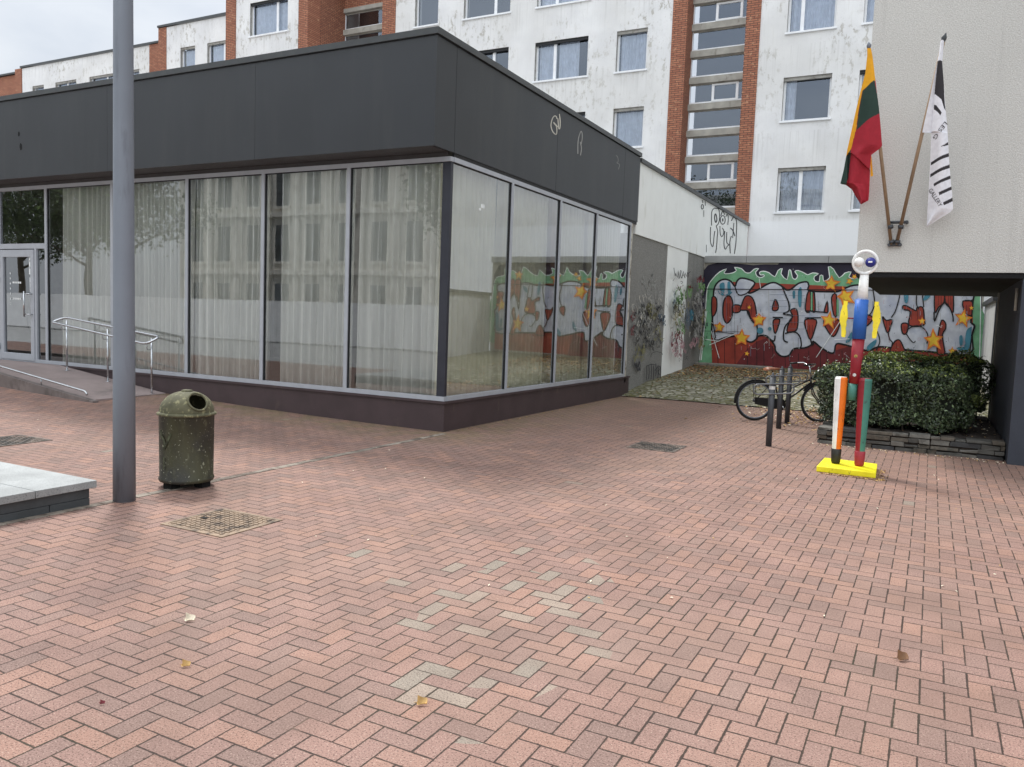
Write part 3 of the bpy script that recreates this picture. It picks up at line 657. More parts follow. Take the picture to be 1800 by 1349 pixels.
# ------------------------------------------------------------------ mural wall
mw = thing('mural_wall', 'concrete garage wall covered by a big silver and red lettered mural', 'wall', (3.5, 14.2, .5))
YM = 14.2
b = MB(); b.box(-.04, 7.18, YM, YM + .35, .0, 3.50, M['concrete']); b.build('wall', mw)
b = MB()
for x0, x1 in ((-.04, 1.18), (1.19, 3.4), (3.41, 5.2), (5.21, 7.2)): b.box(x0, x1, YM - .07, YM + .4, 3.505, 3.70, pm('zinc_capping', (158, 160, 160), .5, .08, 3))
b.build('capping', mw)
b = MB(); b.box(-.04, 7.18, YM + .4, 19.9, 3.40, 3.55, M['conc_dark']); b.build('roof', mw)
b = MB(); b.box(-.04, 2.1, 13.62, YM - .03, .2, .56, M['conc_dark']); b.build('step', mw, bevel=.012)
def mu(u, v, h):
    p = W(1220 + u / 5.997, 440 + v / 5.997, (0, 1, 0), YM); return (p.x, YM - h, max(p.z, .48))
OX = (1500 - 1220) * 5.997            # second tracing sheet starts this far to the right
sh = lambda pts: [(x + OX, y) for x, y in pts]
t = Paint(mu)
RE = OX + 1350
t.fill([(88, 1180), (88, 230), (150, 158), (250, 132), (330, 128), (400, 142), (500, 146), (620, 158), (760, 150), (880, 152), (930, 112), (1000, 98), (1080, 84), (1150, 82), (1240, 82), (1330, 82), (1400, 82), (1480, 96), (1600, 106), (1700, 132), (1900, 120), (2200, 140), (2500, 110), (2800, 150), (RE - 60, 180), (RE + 5, 300), (RE + 5, 1240), (90, 1240)], M['navy'])
flame = [(75, 1160), (95, 980), (108, 800), (125, 580), (140, 400), (190, 310), (270, 230), (345, 198), (318, 232), (332, 250), (408, 240), (448, 212), (424, 182), (500, 195), (540, 235), (590, 240), (635, 200), (682, 195), (650, 230), (662, 272), (700, 290), (740, 275), (732, 260), (702, 262), (690, 235), (730, 222), (790, 238), (852, 282), (885, 215), (932, 195), (917, 250), (980, 312), (1000, 215), (1020, 215), (1037, 290), (1070, 307), (1092, 270), (1062, 225), (1100, 215), (1160, 240), (1200, 260), (1250, 240), (1312, 250), (1267, 278), (1272, 322), (1320, 332), (1327, 270), (1358, 270), (1367, 327), (1430, 290), (1415, 175), (1470, 200), (1530, 292), (1590, 242), (1657, 230), (1632, 282), (1700, 300),
         (1790, 250), (1840, 190), (1880, 300), (1990, 240), (2080, 200), (2050, 270), (2150, 300), (2260, 230), (2290, 310), (2420, 260), (2540, 190), (2560, 300), (2700, 240), (2800, 270), (2860, 220), (2850, 310), (2940, 330), (RE - 20, 380), (RE - 8, 600), (RE - 22, 1240), (200, 1240)]
t.fill(flame, M['green'], 2)
t.stroke(flame[:-1], 9, M['wht'], 2)
t.fill([(185, 1330), (178, 900), (190, 700), (195, 480), (240, 380), (330, 330), (OX + 1250, 440), (OX + 1262, 800), (OX + 1220, 1330)], M['red'])
t.fill([(420, 1320), (560, 1040), (670, 960), (760, 930), (860, 1060), (1050, 1040), (1250, 980), (1480, 1060), (1650, 1010), (1700, 1320)], M['dred'])
for x, y0 in ((250, 1010), (320, 960), (430, 950), (560, 990), (660, 960), (735, 1000), (830, 1010), (960, 1130), (1010, 1120), (1100, 1090), (1210, 1060), (1330, 1050), (1400, 1090), (1560, 1060)): t.stroke([(x, y0), (x + 3, 1230)], 6, M['blk'], 0)
# silver letters
sil = [(188, 880), (192, 760), (205, 600), (205, 470), (222, 380), (270, 325), (330, 308), (390, 330), (432, 384), (452, 330), (490, 297), (560, 305), (642, 345), (592, 420), (575, 452), (620, 445), (700, 402), (790, 352), (860, 345), (930, 385), (975, 420), (1025, 412), (1100, 352), (1190, 335), (1210, 380), (1215, 430), (1470, 440), (1540, 430), (1600, 400), (1680, 372), (1800, 370), (1900, 400), (2020, 430), (2150, 420), (2300, 430), (2450, 400), (2620, 420), (2800, 410), (OX + 1265, 450), (OX + 1262, 530), (OX + 1250, 640), (OX + 1240, 760), (OX + 1275, 800), (OX + 1250, 900), (OX + 1225, 1100), (OX + 800, 1070), (OX + 540, 1050), (OX + 400, 1030), (OX + 260, 1020), (OX + 150, 1060), (1600, 1000), (1500, 990), (1478, 1075), (1432, 1082), (1335, 1025), (1255, 962), (1232, 1002), (1160, 1032), (1052, 1040), (1000, 1110), (920, 1118), (860, 1062), (848, 1000), (765, 906), (682, 906), (660, 935), (612, 968), (565, 962), (470, 912), (432, 906), (330, 922), (232, 952)]
t.fill(sil, M['silver'], 2); t.stroke(sil, 19, M['blk'], 3, True)
reds = [[(190, 500), (235, 510), (242, 600), (225, 670), (190, 690)], [(310, 560), (340, 490), (385, 490), (410, 560), (405, 650), (395, 720), (345, 772), (308, 700)], [(412, 582), (492, 588), (482, 650), (412, 655)], [(498, 590), (540, 490), (600, 490), (640, 560), (660, 700), (640, 770), (600, 720), (570, 640), (490, 632)],
        [(825, 622), (855, 520), (885, 570), (887, 620), (860, 640)], [(838, 738), (902, 730), (890, 800), (857, 880), (838, 820)], [(985, 820), (1010, 740), (1042, 700), (1018, 636), (1075, 618), (1097, 700), (1087, 830), (1040, 862), (985, 862)], [(1176, 638), (1192, 470), (1228, 440), (1230, 636)], [(1250, 448), (1270, 460), (1276, 636), (1250, 636)],
        [(1168, 738), (1288, 735), (1275, 830), (1230, 945), (1190, 862)], [(1372, 648), (1405, 538), (1412, 650), (1382, 658)], [(1450, 500), (1500, 470), (1502, 690), (1470, 672)], [(1368, 740), (1530, 738), (1522, 830), (1470, 912), (1410, 852)],
        sh([(130, 690), (197, 700), (192, 750), (130, 800)]), sh([(308, 700), (345, 740), (412, 735), (395, 800), (365, 872), (333, 810)]), sh([(522, 590), (562, 588), (660, 640), (670, 610), (732, 604), (747, 720), (740, 792), (588, 792), (600, 650), (530, 626)]), sh([(508, 780), (570, 774), (577, 820), (555, 882), (518, 872)]),
        sh([(866, 380), (957, 380), (957, 545), (900, 600), (858, 655)]), sh([(970, 380), (1045, 380), (1053, 655), (1010, 600), (968, 545)]), sh([(933, 738), (972, 770), (972, 830), (940, 890), (952, 1000), (962, 1090), (888, 1090), (888, 960), (905, 830)]), sh([(1153, 543), (1252, 543), (1252, 640), (1240, 692), (1180, 662)]), sh([(398, 1030), (440, 960), (490, 950), (530, 1030), (537, 1070), (398, 1070)])]
for q in reds:
    lp = smooth_loop(q, 3); t.fill(lp, M['red']); t.stroke(lp, 15, M['blk'], 0, True)
    xs_ = [p[0] for p in q]; ys_ = [p[1] for p in q]
    for k in (.4, .68):
        x = min(xs_) + (max(xs_) - min(xs_)) * k; h = max(ys_) - min(ys_)
        if max(xs_) - min(xs_) > 60: t.stroke([(x, min(ys_) + .25 * h), (x + 2, min(ys_) + .72 * h)], 4, M['blk'], 0)
t.fill([(1232, 445), (1249, 445), (1249, 634), (1232, 634)], M['green']); t.fill([(1505, 520), (1525, 520), (1528, 690), (1505, 690)], M['green'])
for s_, wd in (([(432, 384), (470, 470), (545, 462), (592, 420)], 9), ([(930, 385), (965, 470), (1000, 560), (1000, 640), (940, 672), (1030, 690), (1020, 740), (965, 800), (945, 880), (950, 950), (990, 972)], 12), ([(960, 880), (1020, 862), (1080, 870), (1120, 920), (1132, 1000), (1120, 1030)], 11), ([(660, 770), (672, 860), (660, 935)], 12), ([(640, 770), (600, 730), (560, 640)], 10), ([(760, 906), (840, 960), (856, 900)], 12), ([(830, 710), (940, 712)], 12), ([(1180, 640), (1380, 655)], 10), ([(1170, 715), (1340, 712)], 9), ([(1230, 945), (1250, 1000), (1270, 960)], 12), ([(230, 860), (420, 880)], 5), ([(190, 690), (230, 930)], 9),
               (sh([(490, 380), (490, 470), (470, 560), (440, 650), (400, 712)]), 9), (sh([(672, 400), (665, 560), (690, 625)]), 9), (sh([(205, 400), (225, 560), (195, 650), (165, 690)]), 9), (sh([(365, 870), (385, 940), (412, 975), (398, 1030)]), 9), (sh([(560, 885), (600, 945), (635, 975), (655, 958)]), 8), (sh([(572, 835), (640, 800), (700, 802), (752, 835), (785, 900), (775, 985)]), 9), (sh([(852, 650), (856, 750), (900, 640), (960, 555), (1010, 600), (1048, 690), (1052, 755)]), 11), (sh([(1270, 400), (1265, 520), (1155, 535)]), 9), (sh([(1225, 1090), (1250, 900), (1282, 800), (1230, 762)]), 10), (sh([(250, 850), (280, 960), (240, 1060)]), 9), (sh([(720, 400), (742, 600)]), 9)):
    t.stroke(s_, wd * 1.35, M['blk'], 4)
for q in ([(270, 370), (322, 345), (322, 450), (300, 472)], [(355, 345), (385, 345), (388, 462), (362, 462)], [(255, 420), (300, 480), (400, 440), (392, 462), (325, 478), (268, 462)], [(1098, 430), (1135, 400), (1132, 585), (1104, 585)], [(1040, 440), (1066, 430), (1066, 502), (1045, 507)], [(1600, 965), (1662, 860), (1662, 940), (1620, 975)], sh([(533, 400), (576, 400), (576, 540), (540, 545)]), sh([(738, 522), (760, 470), (822, 440), (802, 500), (752, 532)]), sh([(1118, 910), (1150, 905), (1150, 1000), (1122, 1005)]), sh([(1170, 1010), (1192, 850), (1242, 810), (1247, 830), (1217, 1050), (1150, 1072), (1088, 1030), (1160, 1022)]), sh([(148, 1012), (242, 940), (232, 1000), (158, 1062)])): t.fill(q, M['teal'], 3)
t.disc((700, 850), 34, M['teal']); t.disc((800, 830), 20, M['teal'])
rs = random.Random(17)
def star(c, R, rot=-.1):
    jt = [rs.uniform(.84, 1.16) for _ in range(10)]
    for k, (rr_, mat) in enumerate(((R, M['orange']), (R * .66, M['yellow']))):
        t.fill([(c[0] + rr_ * jt[q] * (1 if q % 2 == 0 else .48) * sin(rot + q * pi / 5), c[1] - rr_ * jt[q] * (1 if q % 2 == 0 else .48) * cos(rot + q * pi / 5)) for q in range(10)], mat)
for c, R, ro in (((1445, 355), 92, .1), ((1600, 490), 110, -.3), ((1425, 738), 95, .15), ((686, 735), 85, 0), ((270, 812), 66, .1), ((505, 925), 100, .05), ((585, 605), 26, 0), ((1640, 328), 40, .4), ((1690, 280), 34, .6), ((OX + 1155, 722), 98, .2), ((OX + 845, 950), 125, -.05), ((OX + 725, 748), 44, 0), ((OX + 1245, 610), 28, 0), ((OX + 1042, 1065), 46, 0), ((560, 1090), 30, .2), ((OX + 300, 330), 80, .2), ((OX + 900, 300), 70, 0)): star(c, R, ro)
for q in (((165, 1000), (440, 880)), ((120, 940), (270, 960)), ((185, 850), (270, 1140)), ((690, 300), (705, 405)), ((1555, 730), (1290, 1130)), ((1640, 935), (1480, 945)), ((60, 1160), (140, 640))): t.stroke([q[0], q[1]], 6, M['wht'], 0)
t.stroke([(88, 411), (RE, 430)], 9, M['blk'], 0); t.stroke([(88, 852), (500, 862)], 4, M['blk'], 0); t.stroke([(790, 420), (795, 1010)], 4, M['sp_grey'], 0)  # first stroke stands in for the shadow line below the wall's beam
for k in range(6): t.stroke([(800, 470 + k * 62), (985, 470 + k * 62)], 3, M['sp_blue'], 0); t.stroke([(1000, 480 + k * 70), (1170, 482 + k * 70)], 3, M['sp_blue'], 0)
for x in (250, 300, 345, 395, 430): t.stroke([(x, 480), (x, 880)], 2.5, M['sp_blue'], 0)
for q in range(70):      # drips and older tags under and over the lettering
    x = rs.uniform(140, RE - 60); y = rs.uniform(430, 1080); t.stroke([(x, y), (x + rs.uniform(-2, 2), y + rs.uniform(25, 120))], rs.uniform(2, 4), M[rs.choice(('silver', 'silver', 'blk', 'sp_blue', 'sp_grey', 'dred', 'teal'))], 0)
for q in range(46):
    x = rs.uniform(180, RE - 80); y = rs.uniform(400, 1150); pts = [(x, y)]
    for _ in range(rs.randint(3, 6)): x += rs.uniform(-26, 30); y += rs.uniform(-26, 26); pts.append((x, y))
    t.stroke(pts, rs.uniform(2, 4.5), M[rs.choice(('sp_grey', 'sp_char', 'sp_blue', 'wht', 'sp_pink'))], 3, False, True)
for q in range(120): t.disc((rs.uniform(140, RE - 40), rs.uniform(200, 1150)), rs.uniform(2, 5), M[rs.choice(('silver', 'sp_grey', 'blk', 'wht', 'navy'))], 7)
t.mb.build('mural', mw)

# grey outbuilding at the end of the passage
ob = thing('outbuilding', 'low grey outbuilding with dark roof edge at the end of the passage', 'outbuilding', (8, 12, .3))
b = MB(); b.box(7.22, 9.5, 10.25, 14.2, 0, 2.40, M['wall_grey']); b.build('wall', ob)
b = MB(); b.box(7.16, 9.6, 10.2, 14.25, 2.40, 2.50, M['post_black']); b.build('roof', ob)
b = MB(); b.box(7.225, 9.5, 10.222, 10.248, 0, 2.395, M['blue_grey']); b.build('end_wall', ob)

# ------------------------------------------------------------------ apartment block
apt = thing('apartment_block', 'five storey apartment block of white peeling plaster and red brick piers', 'apartment building', (-10, 20, 0))
ROOF = 16.85
rw = random.Random(3)
def facade(x0, x1, y, z0, z1, holes, mat, name='wall'):
    """front sheet with real openings and their reveals"""
    b = MB(); X = sorted({x0, x1, *[h[0] for h in holes], *[h[1] for h in holes]}); Z = sorted({z0, z1, *[h[2] for h in holes], *[h[3] for h in holes]})
    for i in range(len(X) - 1):
        for j in range(len(Z) - 1):
            cx, cz = (X[i] + X[i + 1]) / 2, (Z[j] + Z[j + 1]) / 2
            if any(h[0] < cx < h[1] and h[2] < cz < h[3] for h in holes): continue
            b.quad((X[i], y, Z[j]), (X[i + 1], y, Z[j]), (X[i + 1], y, Z[j + 1]), (X[i], y, Z[j + 1]), mat)
    for h in holes:
        a0, a1, c0, c1 = h; D = y + .24; mat_ = M['reveal']
        b.quad((a0, y, c0), (a0, y, c1), (a0, D, c1), (a0, D, c0), mat_); b.quad((a1, y, c1), (a1, y, c0), (a1, D, c0), (a1, D, c1), mat_)
        b.quad((a0, y, c1), (a1, y, c1), (a1, D, c1), (a0, D, c1), mat_); b.quad((a1, y, c0), (a0, y, c0), (a0, D, c0), (a1, D, c0), mat_)
    return b.build(name, apt)
NB = {}
def window(x0, x1, y, z0, z1, muls=(), cur='full', tint='net', sash=None):
    """white framed window set in its opening; muls = mullion positions 0..1"""
    d = y + .15; f = .075; b = MB()
    b.box(x0, x0 + f, d, d + .07, z0, z1, M['white_paint']); b.box(x1 - f, x1, d, d + .07, z0, z1, M['white_paint'])
    b.box(x0 + f, x1 - f, d, d + .07, z0, z0 + f, M['white_paint']); b.box(x0 + f, x1 - f, d, d + .07, z1 - f, z1, M['white_paint'])
    for k in muls:
        c = x0 + (x1 - x0) * k; b.box(c - .06, c + .06, d - .012, d + .07, z0 + f, z1 - f, M['white_paint'])
    wn_ = b.build('window', apt)
    b = MB(); b.quad((x0 + f, d + .035, z0 + f), (x1 - f, d + .035, z0 + f), (x1 - f, d + .035, z1 - f), (x0 + f, d + .035, z1 - f), M['glass_apt']); b.build('pane', wn_)
    b = MB(); b.box(x0 - .05, x1 + .05, y - .07, y + .148, z0 - .05, z0 + .012, M['white_paint']); b.build('sill', wn_)
    b = MB(); b.box(x0 + .002, x1 - .002, y + .05, d - .013, z1 - .11, z1 - .002, M['rubber'] if rw.random() < .45 else M['reveal']); b.build('top_strip', wn_)
    b = MB(); b.quad((x0 - .4, y + 1.1, z0 - .4), (x1 + .4, y + 1.1, z0 - .4), (x1 + .4, y + 1.1, z1 + .4), (x0 - .4, y + 1.1, z1 + .4), M['dark']); b.build('room_backing', wn_)  # flat dark sheet in place of the unlit room
    if cur:
        b = MB(); n = 40; vs = []; segs = {'full': [(0, 1)], 'left': [(0, .22)], 'sides': [(0, .25), (.72, 1)], 'twothirds': [(0, .36), (.40, .8)]}[cur]
        for s0, s1 in segs:
            b.cut(); n = int(46 * (s1 - s0)) + 2; vs = []
            for i in range(n + 1):
                a = x0 + f + (x1 - x0 - 2 * f) * (s0 + (s1 - s0) * i / n); yy = y + .34 + .05 * sin(i * 1.7) + .025 * sin(i * .7 + x0)
                vs += [(a, yy, z1), (a, yy, z0 + .02)]
            b.add(vs, [(2 * i, 2 * i + 1, 2 * i + 3, 2 * i + 2) for i in range(n)], M[tint], True)
        b.build('curtain', wn_)
    return wn_
# wide section between the two stair shafts
H = []
rowsL = ((8.32, 9.82), (11.17, 12.70), (14.06, 15.58), (5.42, 6.92))
colsL = ((-14.73, -13.54, ()), (-12.26, -10.05, (.66,)), (-8.84, -6.54, (.36,)), (-5.37, -4.15, ()))
H = [(c[0], c[1], r_[0], r_[1]) for c in colsL for r_ in rowsL]
facade(-15.75, -3.22, 20, 0, ROOF, H, M['plaster'])
kinds = ['full', 'twothirds', 'sides', 'full', 'left', 'full']
k = 0
for ci, c in enumerate(colsL):
    for ri, r_ in enumerate(rowsL):
        k += 1; cur = {(2, 1): 'twothirds', (3, 1): 'full', (3, 0): 'full', (0, 2): None, (1, 2): None, (1, 1): None}.get((ci, ri), kinds[k % 6])
        window(c[0], c[1], 20, r_[0], r_[1], c[2], cur)
# right of the main stair shaft, running on behind the flag building
rowsR = ((5.71, 7.25), (8.84, 10.34), (11.84, 13.36), (14.85, 16.3)); colsR = ((.88, 2.46, ()), (3.32, 4.9, (.5,)))
facade(-.024, 13, 20, 0, ROOF, [(c[0], c[1], r_[0], r_[1]) for c in colsR for r_ in rowsR], M['plaster'])
for ci, c in enumerate(colsR):
    for ri, r_ in enumerate(rowsR):
        window(c[0], c[1], 20, r_[0], r_[1], {0: (.48,), 1: (), 2: (.3,)}.get(ri, (.5,)) if ci == 0 else (.5,), {0: 'full', 1: 'left', 2: 'full'}.get(ri, 'full') if ci == 0 else 'full')
# forward section, brick piers either side
facade(-23.6, -19.78, 18.3, 0, ROOF, [(-22.72, -20.42, 14.12, 15.62), (-22.72, -20.42, 11.2, 12.7)], M['plaster'])
for z in (14.12, 11.2): window(-22.72, -20.42, 18.3, z, z + 1.5, (.68,), 'full')
# far set-back sections
facade(-32.25, -24.3, 21.5, 0, ROOF, [(-31.15, -30.02, 14.1, 15.62), (-29.1, -26.8, 14.1, 15.62)], M['plaster'])
window(-31.15, -30.02, 21.5, 14.1, 15.62, (), 'full'); window(-29.1, -26.8, 21.5, 14.1, 15.62, (.5,), 'full')
facade(-48.2, -35.8, 23.2, 0, ROOF, [(-47.1, -45.9, 14.1, 15.6), (-44.7, -42.6, 14.1, 15.6), (-41.3, -36.7, 14.1, 15.6)], M['plaster'])
for x0, x1, m_ in ((-47.1, -45.9, ()), (-44.7, -42.6, (.5,)), (-41.3, -36.7, (.33, .66))): window(x0, x1, 23.2, 14.1, 15.6, m_, 'full')
b = MB()
for x0, x1, y in ((-3.21, -2.66, 20), (-.53, -.025, 20), (-16.46, -15.76, 20), (-24.24, -23.61, 18.3), (-19.77, -19.21, 18.3), (-32.88, -32.26, 21.5), (-35.79, -35.0, 23.2), (-48.95, -48.21, 23.2)):
    b.cut(); b.box(x0, x1, y - .03, y + .8, 0, ROOF + .02, M['brick'])
b.cut(); b.box(-19.2, -16.47, 20.7, 20.9, 15.62, ROOF, M['brick']); b.cut(); b.box(-58, -49.0, 23.9, 24.5, 0, ROOF, M['brick'])
b.build('brick_pier', apt)
b = MB()
b.box(-19.215, -19.19, 19.08, 20.9, 0, ROOF, M['brick_side']); b.cut(); b.box(-2.67, -2.65, 20.0, 20.72, 0, ROOF - .1, M['brick_side'])
b.build('brick_return', apt)
b = MB()
for x0, x1, y in ((-19.2, .0, 20), (.0, 13, 20), (-24.3, -19.2, 18.3), (-32.9, -24.3, 21.5), (-48.3, -34.95, 23.2), (-58, -48.3, 23.85)):
    b.cut(); b.box(x0, x1, y - .1, y + 8, ROOF + .03, ROOF + .14, M['coping'])
b.build('roof', apt)
b = MB(); b.box(-24.25, -19.3, 19.2, 27, 0, ROOF - .02, M['plaster']); b.cut(); b.box(12.6, 13, 20.5, 28, 0, ROOF - .05, M['plaster']); b.build('end_wall', apt)
# stair shafts: stacked strip windows between concrete bands
def shaft(x0, x1, ks, y=20.7):
    b = MB()
    for k in ks:
        z = 11.86 + k * .967
        b.cut(); b.box(x0 - .02, x1 + .02, y - .09, y + .2, z - .262, z - .03, M['concrete'])
    b.build('concrete_band', apt)
    for k in ks:
        z = 11.86 + k * .967; z1 = z + .705; d = y + .05; f = .034; b = MB()
        if k % 3 == 1:
            a = x0 + (x1 - x0) * .42; c = x0 + (x1 - x0) * .84
            for q in (a, c): b.box(q - .045, q + .045, d - .015, d + .06, z + f, z1 - f, M['white_paint'])
            b.box(a + .045, c - .045, d - .015, d + .06, z + f, z + f + .06, M['white_paint']); b.box(a + .045, c - .045, d - .015, d + .06, z1 - f - .06, z1 - f, M['white_paint'])
        b.box(x0, x0 + f, d, d + .06, z, z1, M['white_paint']); b.box(x1 - f, x1, d, d + .06, z, z1, M['white_paint'])
        b.box(x0 + f, x1 - f, d, d + .06, z - .02, z + f + .02, M['white_paint']); b.box(x0 + f, x1 - f, d, d + .06, z1 - f, z1, M['concrete'])
        wn_ = b.build('stair_window', apt)
        b = MB(); b.quad((x0 + f, d + .03, z + f), (x1 - f, d + .03, z + f), (x1 - f, d + .03, z1 - f), (x0 + f, d + .03, z1 - f), M['glass_apt']); b.build('pane', wn_)
    b = MB(); b.quad((x0 - .1, y + 1.2, 0), (x1 + .1, y + 1.2, 0), (x1 + .1, y + 1.2, ROOF), (x0 - .1, y + 1.2, ROOF), M['dark']); b.build('stair_backing', apt)  # dark sheet behind the panes stands in for the unlit stairs
shaft(-2.645, -.54, range(-8, 5)); shaft(-19.185, -16.48, range(1, 4))
b = MB(); b.box(-19.185, -16.47, 20.62, 20.9, 15.5, 15.68, M['concrete']); b.build('lintel', apt)

# ------------------------------------------------------------------ flag building on the right
fb = thing('flag_building', 'pale pebble rendered upper storey overhanging a dark passage', 'building', (9, 2.5, 0))
b = MB(); b.box(5.07, 17, 2.5, 8.2, 2.47, 11, M['pebble']); b.build('upper_wall', fb)
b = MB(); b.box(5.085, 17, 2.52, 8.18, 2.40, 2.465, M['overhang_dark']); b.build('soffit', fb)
b = MB(); b.box(7.05, 17, 2.53, 2.75, -.05, 2.40, M['blue_grey']); b.build('front_wall', fb)
b = MB(); b.box(7.052, 7.3, 2.75, 6.5, -.05, 2.40, M['blue_grey']); b.build('passage_wall', fb)
b = MB(); b.box(7.03, 7.06, 6.5, 6.56, .0, 2.40, M['concrete']); b.build('jamb', fb)
b = MB()
for q in ((1797, 495), (1793, 510)): p = W(q[0], q[1], (1, 0, 0), 7.04)
b.tube([(7.03, 3.0, 2.3), (7.03, 3.0, 2.0)], .018, M['concrete'], 8); b.build('pipe', fb)

# flag bracket
br = thing('flag_bracket', 'black steel flag bracket bolted to the pale rendered wall', 'bracket', (5.55, 2.5, 2.9))
PB = lambda u, v: W(1460 + u / 3.288, 40 + v / 3.288, (0, 1, .3), 2.44 + .3 * 2.9)   # leaning plane of the two poles
b = MB()
a1, a2 = PB(335, 1153), PB(440, 1150); b.tube([(a1.x, 2.42, a1.z), (a2.x, 2.42, a2.z)], .02, M['post_black'], 8)
c1, c2 = PB(338, 1285), PB(402, 1283)
b.cut(); b.tube([(c1.x, 2.46, c1.z), (c2.x, 2.46, c2.z)], .02, M['post_black'], 8)
for p in (a1, a2): b.cut(); b.tube([(p.x, 2.41, p.z), (p.x, 2.5, p.z)], .022, M['post_black'], 8)
for p in (c1, c2): b.cut(); b.tube([(p.x, 2.44, p.z), (p.x, 2.5, p.z)], .022, M['post_black'], 8)
b.build('bar', br)
b = MB()
for q0, q1 in (((345, 1170), (347, 1190)), ((352, 1258), (354, 1276)), ((408, 1170), (405, 1190)), ((388, 1258), (384, 1276))):
    b.cut(); b.tube([PB(*q0), PB(*q1)], .036, M['post_black'], 10)
b.build('sleeve', br)
wood = pm('brown_wooden_pole', (150, 126, 100), .6, .12, 9, dirt=((112, 92, 72), 5, .5, .7, .2))
def lerp_rows(rows, y):
    for (a, l0, r0), (c, l1, r1) in zip(rows, rows[1:]):
        if a <= y <= c: t = (y - a) / (c - a); return l0 + (l1 - l0) * t, r0 + (r1 - r0) * t
    return rows[-1][1:]
def inside(p, poly):
    c = False; j = len(poly) - 1
    for i in range(len(poly)):
        if (poly[i][1] > p[1]) != (poly[j][1] > p[1]) and p[0] < (poly[j][0] - poly[i][0]) * (p[1] - poly[i][1]) / (poly[j][1] - poly[i][1]) + poly[i][0]: c = not c
        j = i
    return c
def cloth(rows, fold, colour, nu=60, nv=240):
    """a hanging flag: rows give the left and right hem at each height, fold the depth"""
    b = MB(); y0, y1 = rows[0][0], rows[-1][0]; vs = []
    for j in range(nv + 1):
        y = y0 + (y1 - y0) * j / nv; l, r_ = lerp_rows(rows, y)
        for i in range(nu + 1):
            u = i / nu; x = l + (r_ - l) * u; p = PB(x, y); vs.append(p + Vector((0, -.05 + fold(u, j / nv, x, y), 0)))
    for back in (0, 1):
        o = len(b.v)
        for j in range(nv):
            for i in range(nu):
                a = j * (nu + 1) + i
                q = [vs[a], vs[a + 1], vs[a + nu + 2], vs[a + nu + 1]]
                y = y0 + (y1 - y0) * (j + .5) / nv; l, r_ = lerp_rows(rows, y)
                if back: continue
                b.quad(*q, colour(l + (r_ - l) * (i + .5) / nu, y), True)
    return b
fmat = {k: pm('flag_cloth_' + k, c, .8, .06, 20, bscale=400) for k, c in dict(gold=(232, 168, 34), green=(38, 62, 54), red=(166, 36, 52), white=(232, 234, 240), black=(50, 48, 52)).items()}
f1 = thing('flag', 'yellow green and red tricolour flag hanging folded from a wooden pole', 'flag', PB(350, 1270), 'flags on the wall bracket')
b = MB(); b.tube([PB(222, 150), PB(350, 1282)], .022, wood, 10); b.build('pole', f1)
b = MB(); b.tube([PB(221, 152), PB(222, 132), PB(220, 110)], [.02, .03, .003], M['zinc'], 8); b.build('finial', f1)
g1 = [(187, 405), (255, 340), (270, 420), (284, 528), (220, 575), (152, 628), (165, 520)]; g2 = [(93, 775), (120, 735), (104, 890), (96, 940), (50, 940), (60, 900)]
yl = [(205, 150), (245, 150), (260, 342), (187, 402), (163, 520), (150, 622), (120, 735), (93, 775), (50, 790)]
def c1f(x, y):
    if inside((x, y), g1) or inside((x, y), g2): return fmat['green']
    if inside((x, y), yl): return fmat['gold']
    return fmat['red']
rows1 = [(155, 213, 235), (200, 213, 244), (300, 202, 256), (410, 174, 269), (500, 152, 281), (600, 130, 290), (715, 104, 299), (730, 100, 288), (770, 93, 236), (850, 78, 229), (934, 57, 226), (940, 88, 226), (962, 122, 225), (1000, 142, 223), (1030, 162, 220), (1052, 174, 180)]
cl1 = cloth(rows1, lambda u, v, x, y: -.06 * sin(u * pi) * min(1, v * 3) - .035 * sin(u * 9 + v * 5) * v + (.05 if (y > 760 and x > 100 and (x - 100) * .9 < (y - 740)) else 0), c1f); cl1.build('cloth', f1)
b = MB(); zz_ = [PB(229, 765), PB(236, 770), PB(246, 885), PB(231, 892)]; b.quad(*[p + Vector((0, .0, 0)) for p in zz_], fmat['gold']); b.build('cloth_back', f1)
f2 = thing('flag', 'white flag with black bars and lettering hanging from a wooden pole', 'flag', PB(380, 1270), 'flags on the wall bracket')
b = MB(); b.tube([PB(651, 112), PB(381, 1282)], .022, wood, 10); b.build('pole', f2)
b = MB(); b.tube([PB(651, 114), PB(656, 88), PB(668, 58)], [.018, .032, .003], M['slate'], 8); b.build('finial', f2)
rows2 = [(115, 636, 656), (200, 624, 648), (235, 617, 645), (330, 596, 652), (430, 576, 659), (520, 556, 666), (600, 538, 673), (640, 530, 676), (642, 583, 676), (700, 580, 680), (800, 576, 685), (900, 571, 693), (1000, 565, 703), (1080, 560, 708), (1100, 559, 690), (1140, 557, 625), (1183, 555, 557)]
blk2 = [(612, 232), (646, 232), (653, 330), (657, 430), (664, 518), (655, 500), (640, 455), (600, 422), (606, 330)]
bars = [[(597, 485), (610, 488), (642, 530), (634, 548), (615, 525), (597, 512)], [(636, 726), (660, 712), (679, 694), (680, 712), (655, 724)], [(580, 812), (683, 758), (684, 778), (579, 830)], [(576, 880), (690, 822), (691, 842), (576, 898)], [(595, 938), (693, 886), (694, 905), (598, 953)], [(624, 990), (699, 949), (700, 968), (628, 1007)], [(649, 1046), (705, 1014), (705, 1036), (654, 1062)]]
def c2f(x, y):
    if y < 642 and x < 622 - (y - 235) * .09 - 5 and y > 235: return fmat['white']
    if inside((x, y), blk2) or any(inside((x, y), q) for q in bars): return fmat['black']
    return fmat['white']
def fold2(u, v, x, y):
    k = -.05 * sin(u * pi) - .02 * sin(u * 7 + v * 6) * v
    if 235 < y < 642 and x < 617 - (y - 235) * .085: k = .012
    return k
